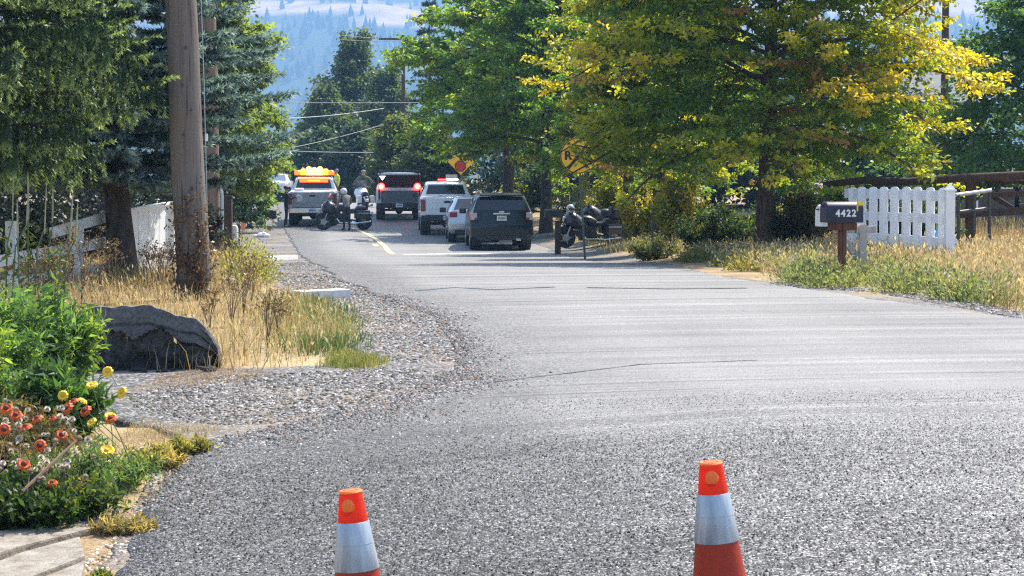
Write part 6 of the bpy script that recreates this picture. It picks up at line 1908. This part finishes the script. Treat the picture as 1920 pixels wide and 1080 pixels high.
# ================================================================== MOTORCYCLES (front towards -X)
def moto(base, rz, label, body, pannier, topbox=False, helmet=None):
    root = empty("motorcycle", base, rz, label, "motorcycle")
    tyre = MB().lathe([(.20, -.05), (.29, -.075), (.325, -.04), (.325, .04), (.29, .075), (.20, .05)], 26, (0, 0, 0), 'Y').mesh("wheel", M_RUBBER, 45)
    rm = MB()
    rm.lathe([(.215, -.03), (.205, -.055), (.19, -.02)], 20, axis='Y'); rm.lathe([(.215, .03), (.205, .055), (.19, .02)], 20, axis='Y')
    rm.lathe([(.12, -.085), (.12, -.08), (.02, -.078)], 16, axis='Y'); rm.lathe([(.05, -.09), (.05, .09)], 10, axis='Y')
    for k in range(5):
        a = k * 1.2566
        for y in (-.05, .05): rm.beam((0, y, 0), (.2 * math.cos(a), y, .2 * math.sin(a)), .03, .02, up=(0, 1, 0))
    rme = rm.mesh("rim", M_RIM, 40)
    for x in (-.80, .78):
        w_ = link(bpy.data.objects.new("wheel", tyre), root); w_.location = (x, 0, .325)
        link(bpy.data.objects.new("rim", rme), w_)
    m = MB()
    for y in (-.10, .10): m.tube([(-.80, y, .325), (-.66, y, .66), (-.52, y, 1.0)], .026, 7)
    m.build("front_fork", M_GREYMETAL, root, smooth=50)
    def el(x, w_, zb, zt): return [(x, w_ * math.cos(a), (zb + zt) / 2 + (zt - zb) / 2 * math.sin(a)) for a in [k * 2 * math.pi / 14 for k in range(14)]]
    m = MB(); m.loft([el(-1.10, .05, .50, .58), el(-.98, .085, .58, .68), el(-.80, .09, .63, .71), el(-.60, .075, .56, .64), el(-.52, .04, .48, .54)]); m.build("front_fender", body, root, smooth=50)
    m = MB(); m.loft([el(-.86, .10, .80, .96), el(-.78, .24, .70, 1.08), el(-.62, .32, .62, 1.16), el(-.46, .30, .55, 1.10), el(-.30, .22, .50, .98), el(-.15, .12, .5, .85)]); m.build("fairing", body, root, smooth=50)
    m = MB(); m.lathe([(.02, -.04), (.09, -.02), (.10, .03)], 14, (-.85, 0, .90), 'X'); m.build("headlight", M_PLATE, root, smooth=50)
    V_ = [(-.72, -.24, 1.08), (-.72, .24, 1.08), (-.50, .20, 1.42), (-.50, -.20, 1.42)]
    panel4(V_, 0.0, 0.012).build("windscreen", M_SCREEN, root)
    m = MB(); m.loft([el(-.35, .10, .78, .95), el(-.22, .17, .72, 1.02), el(-.02, .18, .70, 1.02), el(.16, .12, .70, .92), el(.24, .07, .72, .85)]); m.build("fuel_tank", body, root, smooth=50)
    m = MB(); m.loft([el(.10, .10, .70, .80), el(.22, .18, .68, .82), el(.42, .18, .68, .84), el(.50, .16, .72, .94), el(.74, .16, .74, .95), el(.86, .10, .76, .92)]); m.build("seat", M_BLACK, root, smooth=50)
    m = MB(); m.box((-.08, 0, .48), (.50, .34, .34)); m.box((-.02, 0, .30), (.62, .30, .14)); m.lathe([(.12, -.24), (.14, -.20), (.14, .20), (.12, .24)], 14, (.05, 0, .42), 'Y'); m.tube([(-.22, -.12, .5), (-.34, -.2, .66)], .09, 8); m.tube([(-.22, .12, .5), (-.34, .2, .66)], .09, 8)
    m.build("engine", M_TRIM, root, smooth=40, bevel=None)
    m = MB(); m.tube([(-.3, -.2, .45), (-.2, -.24, .28), (.4, -.25, .26), (1.02, -.26, .34)], [.03, .035, .05, .055], 8); m.tube([(-.2, .24, .28), (.4, .25, .26), (1.02, .26, .34)], [.035, .05, .055], 8); m.build("exhaust_pipe", M_CHROME, root, smooth=50)
    m = MB(); m.beam((.05, -.09, .42), (.78, -.10, .33), .05, .07); m.beam((.05, .09, .42), (.78, .10, .33), .05, .07); m.beam((-.5, 0, .98), (.1, 0, .66), .07, .08); m.beam((.1, 0, .66), (.85, 0, .78), .08, .06); m.build("frame", M_TRIM, root)
    m = MB(); m.tube([(-.30, -.42, 1.10), (-.42, -.30, 1.14), (-.50, -.10, 1.06), (-.50, .10, 1.06), (-.42, .30, 1.14), (-.30, .42, 1.10)], .016, 6); m.build("handlebar", M_TRIM, root, smooth=50)
    for y in (-.36, .36): MB().ball((-.48, y * 1.05, 1.24), (.03, .07, .05), 8).build("mirror", M_TRIM, root, smooth=60)
    m = MB(); m.loft([el(.55, .10, .60, .70), el(.80, .11, .66, .74), el(1.02, .10, .58, .66), el(1.12, .08, .48, .56)]); m.build("rear_fender", body, root, smooth=50)
    for y in (-.29, .29):
        b_ = MB().box((.72, y, .60), (.54, .20, .34)).build("pannier", pannier, root, bevel=.05)
        MB().box((.72, y * 1.36, .66), (.44, .012, .035)).build("pannier_stripe", M_GREYMETAL, b_)
    MB().box((1.10, 0, .66), (.04, .18, .08)).build("tail_light", M_TAIL, root, bevel=.01)
    if topbox:
        MB().box((.92, 0, 1.08), (.46, .52, .28)).build("top_case", body, root, bevel=.07)
        MB().box((.68, 0, 1.14), (.06, .36, .30)).build("passenger_backrest", M_BLACK, root, bevel=.03)
    return root
M_SCREEN = flat("smoked_screen", (0.10, 0.12, 0.14), 0.1, var=0.1)
M_MBLACK = paint("black_motorcycle_paint", (0.010, 0.012, 0.016), 0.3, 0, 0.5, 0.04)
M_MWHITE = paint("white_motorcycle_paint", (0.72, 0.73, 0.74))
g1 = G(645, 77.6)
b1 = moto(g1, 0.22, "black touring motorcycle standing across the lane before the amber truck", M_MBLACK, M_MBLACK)
g3 = G(1106, 62.5)
b3 = moto(g3, 0.25, "dark touring motorcycle parked beside the round yellow sign", M_MBLACK, M_MBLACK, True)
g4 = G(1142, 64.3)
b4 = moto(g4, 0.05, "second dark touring motorcycle, further right beneath the yellow bush", M_MBLACK, M_MBLACK)
g2_ = G(681, 90.5)
b2 = moto(g2_, -1.35, "white and black motorcycle in front of the standing officer", M_MWHITE, M_MWHITE)
# helmet hung on the parked motorcycle's mirror
hm = empty("helmet", g3 + Vector((-0.62, -0.30, 1.10)), 0, "silver grey helmet resting on the parked motorcycle's handlebar", "helmet")
MB().ball((0, 0, 0.13), (.135, .15, .145), 16).build("helmet_shell", flat("silver_helmet", (0.45, 0.47, 0.46), 0.25, 0.3, coat=0.5), hm, smooth=60)
MB().box((.03, -.12, .12), (.18, .09, .08)).build("visor", M_BLACK, hm, bevel=.03)

# ================================================================== PEOPLE
M_SKIN = flat("skin", (0.42, 0.24, 0.17), 0.55, var=0.08)
M_HAIR = flat("dark_hair", (0.035, 0.025, 0.02), 0.6)
def cloth(name, c): return flat(name, c, 0.85, var=0.25, scale=9, bump=0.5, bscale=14, spec=0.2)
BONES = [("pelvis", "spine"), ("spine", "chest"), ("chest", "neck"), ("neck", "head"), ("head", "crown"), ("chest", "shL"), ("shL", "elL"), ("elL", "wrL"), ("wrL", "haL"), ("chest", "shR"), ("shR", "elR"), ("elR", "wrR"), ("wrR", "haR"),
         ("pelvis", "hipL"), ("hipL", "knL"), ("knL", "anL"), ("anL", "toL"), ("pelvis", "hipR"), ("hipR", "knR"), ("knR", "anR"), ("anR", "toR"),
         ("haL", "fiL1"), ("haL", "fiL2"), ("haL", "thL"), ("haR", "fiR1"), ("haR", "fiR2"), ("haR", "thR")]
BASE = dict(pelvis=(0, 0, .96), spine=(0, .01, 1.14), chest=(0, 0, 1.34), neck=(0, 0, 1.50), head=(0, .02, 1.60), crown=(0, .02, 1.72), shL=(-.19, 0, 1.42), elL=(-.25, -.02, 1.14), wrL=(-.26, .06, .90), haL=(-.26, .09, .82),
            shR=(.19, 0, 1.42), elR=(.25, -.02, 1.14), wrR=(.26, .06, .90), haR=(.26, .09, .82), hipL=(-.10, 0, .90), knL=(-.11, .02, .50), anL=(-.12, -.02, .09), toL=(-.14, .15, .045), hipR=(.10, 0, .90), knR=(.11, .02, .50), anR=(.12, -.02, .09), toR=(.14, .15, .045))
RAD = dict(pelvis=(.155, .115), spine=(.145, .105), chest=(.165, .115), neck=(.058, .06), head=(.075, .09), crown=(.07, .085), sh=(.075, .07), el=(.05, .048), wr=(.034, .03), ha=(.042, .024), hip=(.095, .10), kn=(.062, .065), an=(.043, .046), to=(.045, .035), fi=(.016, .014), th=(.015, .014))
def person(px, d, h, rz, label, pose, mats, extras=None, dz=0.0):
    g = G(px, d, dz)
    root = empty("person", g, rz, label, "person")
    J = dict(BASE); J.update(pose)
    for s in "LR":
        hv = Vector(J["ha" + s]); wv = (hv - Vector(J["wr" + s])).normalized()
        sx = -1 if s == "L" else 1
        J["fi" + s + "1"] = tuple(hv + wv * .085 + Vector((sx * .012, .012, 0)))
        J["fi" + s + "2"] = tuple(hv + wv * .075 + Vector((-sx * .02, -.012, 0)))
        J["th" + s] = tuple(hv + wv * .03 + Vector((-sx * .05, .03, 0)))
    k = h / 1.80
    names = list(J)
    idx = {n: i for i, n in enumerate(names)}
    me = bpy.data.meshes.new("body_cage")
    me.from_pydata([tuple(c * k for c in J[n]) for n in names], [(idx[a], idx[b]) for a, b in BONES], [])
    o = link(bpy.data.objects.new("body_cage", me))
    md = o.modifiers.new("skin", 'SKIN'); md.use_smooth_shade = True; md.branch_smoothing = 0.4
    for n in names:
        key = n if n in RAD else n[:2] if n[:2] in RAD else n[:3]
        r_ = RAD[key]
        sv = me.skin_vertices[0].data[idx[n]]
        sv.radius = (r_[0] * k, r_[1] * k); sv.use_root = (n == "pelvis")
    sb_ = o.modifiers.new("sub", 'SUBSURF'); sb_.levels = 1; sb_.render_levels = 1
    dg = bpy.context.evaluated_depsgraph_get()
    out = bpy.data.meshes.new_from_object(o.evaluated_get(dg))
    bpy.data.objects.remove(o); bpy.data.meshes.remove(me)
    out.name = "body"
    out.materials.clear()
    for m_ in mats: out.materials.append(m_)      # shirt, trousers, skin, boots
    def seg(a, b):
        z = b
        if a in ("neck", "head") or z in ("head", "crown"): return 2
        if z[:2] in ("ha", "fi", "th"): return 2
        if z[:2] in ("hi", "kn"): return 1
        if z[:2] == "an": return 1
        if z[:2] == "to": return 3
        return 0
    segs = [(Vector(J[a]) * k, Vector(J[b]) * k, seg(a, b)) for a, b in BONES]
    for p in out.polygons:
        c = p.center; best = (9, 0)
        for a, b, mi in segs:
            ab = b - a; t = max(0, min(1, (c - a).dot(ab) / ab.length_squared))
            dd = (c - a - ab * t).length
            if dd < best[0]: best = (dd, mi)
        p.material_index = best[1] if not (c.z < .94 * k and best[1] == 0 and abs(c.x) < .17) else 1
    body = link(bpy.data.objects.new("body", out), root)
    hd = Vector(J["head"]) * k
    m = MB(); m.ball((hd.x, hd.y + .095, hd.z + .0), (.014, .018, .02), 6); m.ball((hd.x - .085, hd.y, hd.z + .01), (.012, .02, .03), 6); m.ball((hd.x + .085, hd.y, hd.z + .01), (.012, .02, .03), 6)
    m.build("face", M_SKIN, root, smooth=60)
    return root, hd, k
def hair(root, hd, mat=None): MB().ball((hd.x, hd.y - .018, hd.z + .075), (.098, .108, .085), 12).build("hair", mat or M_HAIR, root, smooth=60)
def helmet(root, hd, mat, visor=True):
    h_ = MB().ball((hd.x, hd.y, hd.z + .05), (.135, .155, .150), 14).build("helmet", mat, root, smooth=60)
    if visor: MB().box((hd.x, hd.y + .12, hd.z + .03), (.19, .08, .09)).build("visor", M_BLACK, h_, bevel=.025)
M_CBLACK = cloth("black_cloth", (0.022, 0.022, 0.028)); M_CJEAN = cloth("dark_jeans", (0.035, 0.042, 0.06)); M_COLIVE = cloth("olive_shirt", (0.115, 0.12, 0.085)); M_CDARK = cloth("dark_trousers", (0.03, 0.032, 0.035))
M_CHIVIS = cloth("hi_vis_yellow", (0.62, 0.68, 0.06)); M_CGREY = cloth("grey_tan_shirt", (0.20, 0.185, 0.165)); M_BOOT = flat("dark_boot", (0.02, 0.018, 0.016), 0.6)
# person in black leaning on the truck, facing right
p_, hd, k = person(537, 79.2, 1.72, R(-80), "person all in black standing by the left side of the amber truck", dict(elL=(-.22, .16, 1.22), wrL=(-.20, .40, 1.30), haL=(-.19, .48, 1.32), elR=(.22, .16, 1.20), wrR=(.18, .40, 1.30), haR=(.17, .48, 1.32), knR=(.11, .0, .5), anR=(.12, -.10, .09), toR=(.14, .06, .045)), [M_CBLACK, M_CBLACK, M_SKIN, M_BOOT])
hair(p_, hd)
# rider bending to the motorcycle
p_, hd, k = person(650, 76.9, 1.75, R(25), "motorcycle rider in grey shirt and jeans standing at the black motorcycle", dict(spine=(0, .05, 1.13), chest=(0, .14, 1.30), neck=(0, .24, 1.43), head=(0, .31, 1.50), crown=(0, .36, 1.60), shL=(-.19, .17, 1.37), shR=(.19, .17, 1.37), elL=(-.27, .22, 1.10), wrL=(-.30, .44, 1.02), haL=(-.30, .52, 1.02), elR=(.26, .20, 1.10), wrR=(.22, .42, 1.00), haR=(.2, .5, .98)), [M_CGREY, M_CJEAN, M_SKIN, M_BOOT])
helmet(p_, hd, flat("white_helmet", (0.62, 0.64, 0.66), 0.25, coat=0.5))
# officer in olive, back to the camera
p_, hd, k = person(682, 92, 1.92, R(4), "officer in olive shirt and cap standing in the road, seen from behind", dict(elL=(-.40, -.03, 1.20), wrL=(-.27, .10, 1.02), haL=(-.22, .15, .99), elR=(.40, -.03, 1.20), wrR=(.27, .10, 1.02), haR=(.22, .15, .99)), [M_COLIVE, M_CDARK, M_SKIN, M_BOOT])
m = MB(); m.ball((hd.x, hd.y, hd.z + .085), (.105, .115, .075), 12); m.box((hd.x, hd.y + .13, hd.z + .07), (.15, .10, .015)); m.build("cap", flat("tan_cap", (0.26, 0.25, 0.17), 0.8), p_, smooth=50)
m = MB(); m.loft([[(.175 * k * math.cos(a), .14 * k * math.sin(a), z) for a in [q * 2 * math.pi / 16 for q in range(16)]] for z in (.985 * k, 1.035 * k)]); m.build("belt", flat("tan_belt", (0.36, 0.31, 0.20), 0.6), p_)
m = MB(); m.box((0, -.12, 1.28 * k), (.24, .08, .30)); m.build("vest_back", flat("dark_vest", (0.035, 0.045, 0.035), 0.8), p_, bevel=.03)
# person in hi-vis
p_, hd, k = person(632, 98, 1.80, R(120), "person in yellow high visibility vest behind the amber truck", {}, [M_CHIVIS, M_CDARK, M_SKIN, M_BOOT])
hair(p_, hd, flat("grey_hair", (0.16, 0.15, 0.15), 0.7))
m = MB()
for z in (1.10, 1.25): m.loft([[(.19 * k * math.cos(a), .145 * k * math.sin(a), (z + dz) * k) for a in [q * 2 * math.pi / 16 for q in range(16)]] for dz in (0, .045)])
m.build("reflective_band", flat("silver_band", (0.7, 0.7, 0.68), 0.4), p_)
# person with pale helmet behind the canopy truck
p_, hd, k = person(729, 95, 1.72, R(170), "person in pale helmet behind the dark canopy truck", {}, [M_COLIVE, M_CDARK, M_SKIN, M_BOOT])
helmet(p_, hd, flat("pale_helmet", (0.62, 0.60, 0.52), 0.3, coat=0.4))

# ================================================================== TRAFFIC CONES
def orange_plastic(name, c, tr):
    t = NT(name)
    d = t.noise(7, 4)
    x, y, z = t.sep()
    col = t.mix(t.ramp(t.noise(25, 4, 0.7), [(0.58, 0.0), (0.75, 0.6)]), c, tuple(v * 0.45 for v in c))
    p = t.bsdf(col, 0.45, 0, None, 0.4)
    tl = t.n("ShaderNodeBsdfTranslucent"); t.set(tl.inputs["Color"], (c[0] * 1.2, c[1] * 0.7, c[2] * 0.5))
    m = t.n("ShaderNodeMixShader"); m.inputs[0].default_value = tr
    t.t.links.new(p, m.inputs[1]); t.t.links.new(tl.outputs[0], m.inputs[2])
    return t.done(m.outputs[0])
M_CONE = orange_plastic("cone_orange_red", (0.42, 0.036, 0.008), 0.25)
M_CONECAP = orange_plastic("cone_cap_orange_red", (0.80, 0.085, 0.022), 0.62)
M_CAPBRIGHT = orange_plastic("bright_orange_cap", (1.0, 0.27, 0.05), 0.3)  # brighter orange for the cap rim and for the light painted as an oval
def sheet_mat():
    t = NT("reflective_sheeting")
    x, y, z = t.sep()
    st_ = t.noise(1.0, 3, 0.6, t.mapping((26, 26, 1.2)))
    col = t.ramp(st_, [(0.3, (0.22, 0.25, 0.28)), (0.5, (0.36, 0.395, 0.43)), (0.7, (0.52, 0.55, 0.58))])
    col = t.mix(t.ramp(t.noise(30, 4), [(0.60, 0.0), (0.72, 0.35)]), col, (0.30, 0.30, 0.31))
    return t.done(t.bsdf(col, 0.35, 0.25, None, 0.5))
M_SHEET = sheet_mat()
def cone(base, label):
    root = empty("traffic_cone", base, 0, label, "traffic cone", "traffic cones in the foreground")
    # stands square on the sloping asphalt
    sx = (float(gz(base.x + .2, base.y)) - float(gz(base.x - .2, base.y))) / .4
    root.rotation_euler = (0, -math.atan(sx), random.uniform(-.3, .3))
    MB().box((0, 0, .016), (.38, .38, .032)).build("cone_base", M_CONE, root, bevel=.012)
    rz_ = lambda z: .1235 + (.0345 - .1235) * (z - .03) / .68
    MB().lathe([(.145, .033), (.132, .05), (rz_(.06), .07), (rz_(.30), .30), (rz_(.4635), .4635)], 40).build("cone_body", M_CONE, root, smooth=40)
    c_ = MB().lathe([(rz_(.4635) + .0015, .4635), (rz_(.4635) + .003, .467), (rz_(.61) + .003, .609), (rz_(.61) + .0005, .6125)], 40).build("reflective_collar", M_SHEET, root, smooth=40)
    MB().lathe([(rz_(.545) + .0035, .5435), (rz_(.545) + .0037, .545), (rz_(.545) + .0035, .5465)], 40).build("collar_seam", M_SHEET, c_, smooth=40)
    k_ = MB().lathe([(rz_(.61) - .001, .612), (rz_(.69), .69), (rz_(.70) - .001, .703), (.029, .709), (.018, .710), (.016, .69)], 40).build("cone_cap", M_CONECAP, root, smooth=40)
    lens = MB().ball((0, -(rz_(.662) - .004), .662), (.0205, .007, .0245), 18).build("cap_glow", M_CAPBRIGHT, k_, smooth=60)  # oval painted brighter: light shining through the hollow cap
    rr_ = MB().lathe([(rz_(.7) - .0005, .700), (rz_(.7) + .0022, .7045), (rz_(.7) - .002, .7095)], 40).build("cap_rim", M_CAPBRIGHT, k_, smooth=40)
    return root
def cone_base_for(px, ptop):
    t_ = None
    d = 6.6
    for _ in range(60):
        t_ = P(px, ptop, d); g = float(gz(t_.x, d)) + .012
        if t_.z - g > .71: d += .01
        else: d -= .01
    return Vector((t_.x, d, g))
for px, pt, lab in ((1332, 867, "right hand traffic cone, standing further from the flower bed"), (655, 921, "left hand traffic cone, standing nearer to the slab path")):
    b_ = cone_base_for(px, pt)
    sx = (float(gz(b_.x + .2, b_.y)) - float(gz(b_.x - .2, b_.y))) / .4
    b_.x += sx * .71
    b_.z = float(gz(b_.x, b_.y)) + .012
    cone(b_, lab)
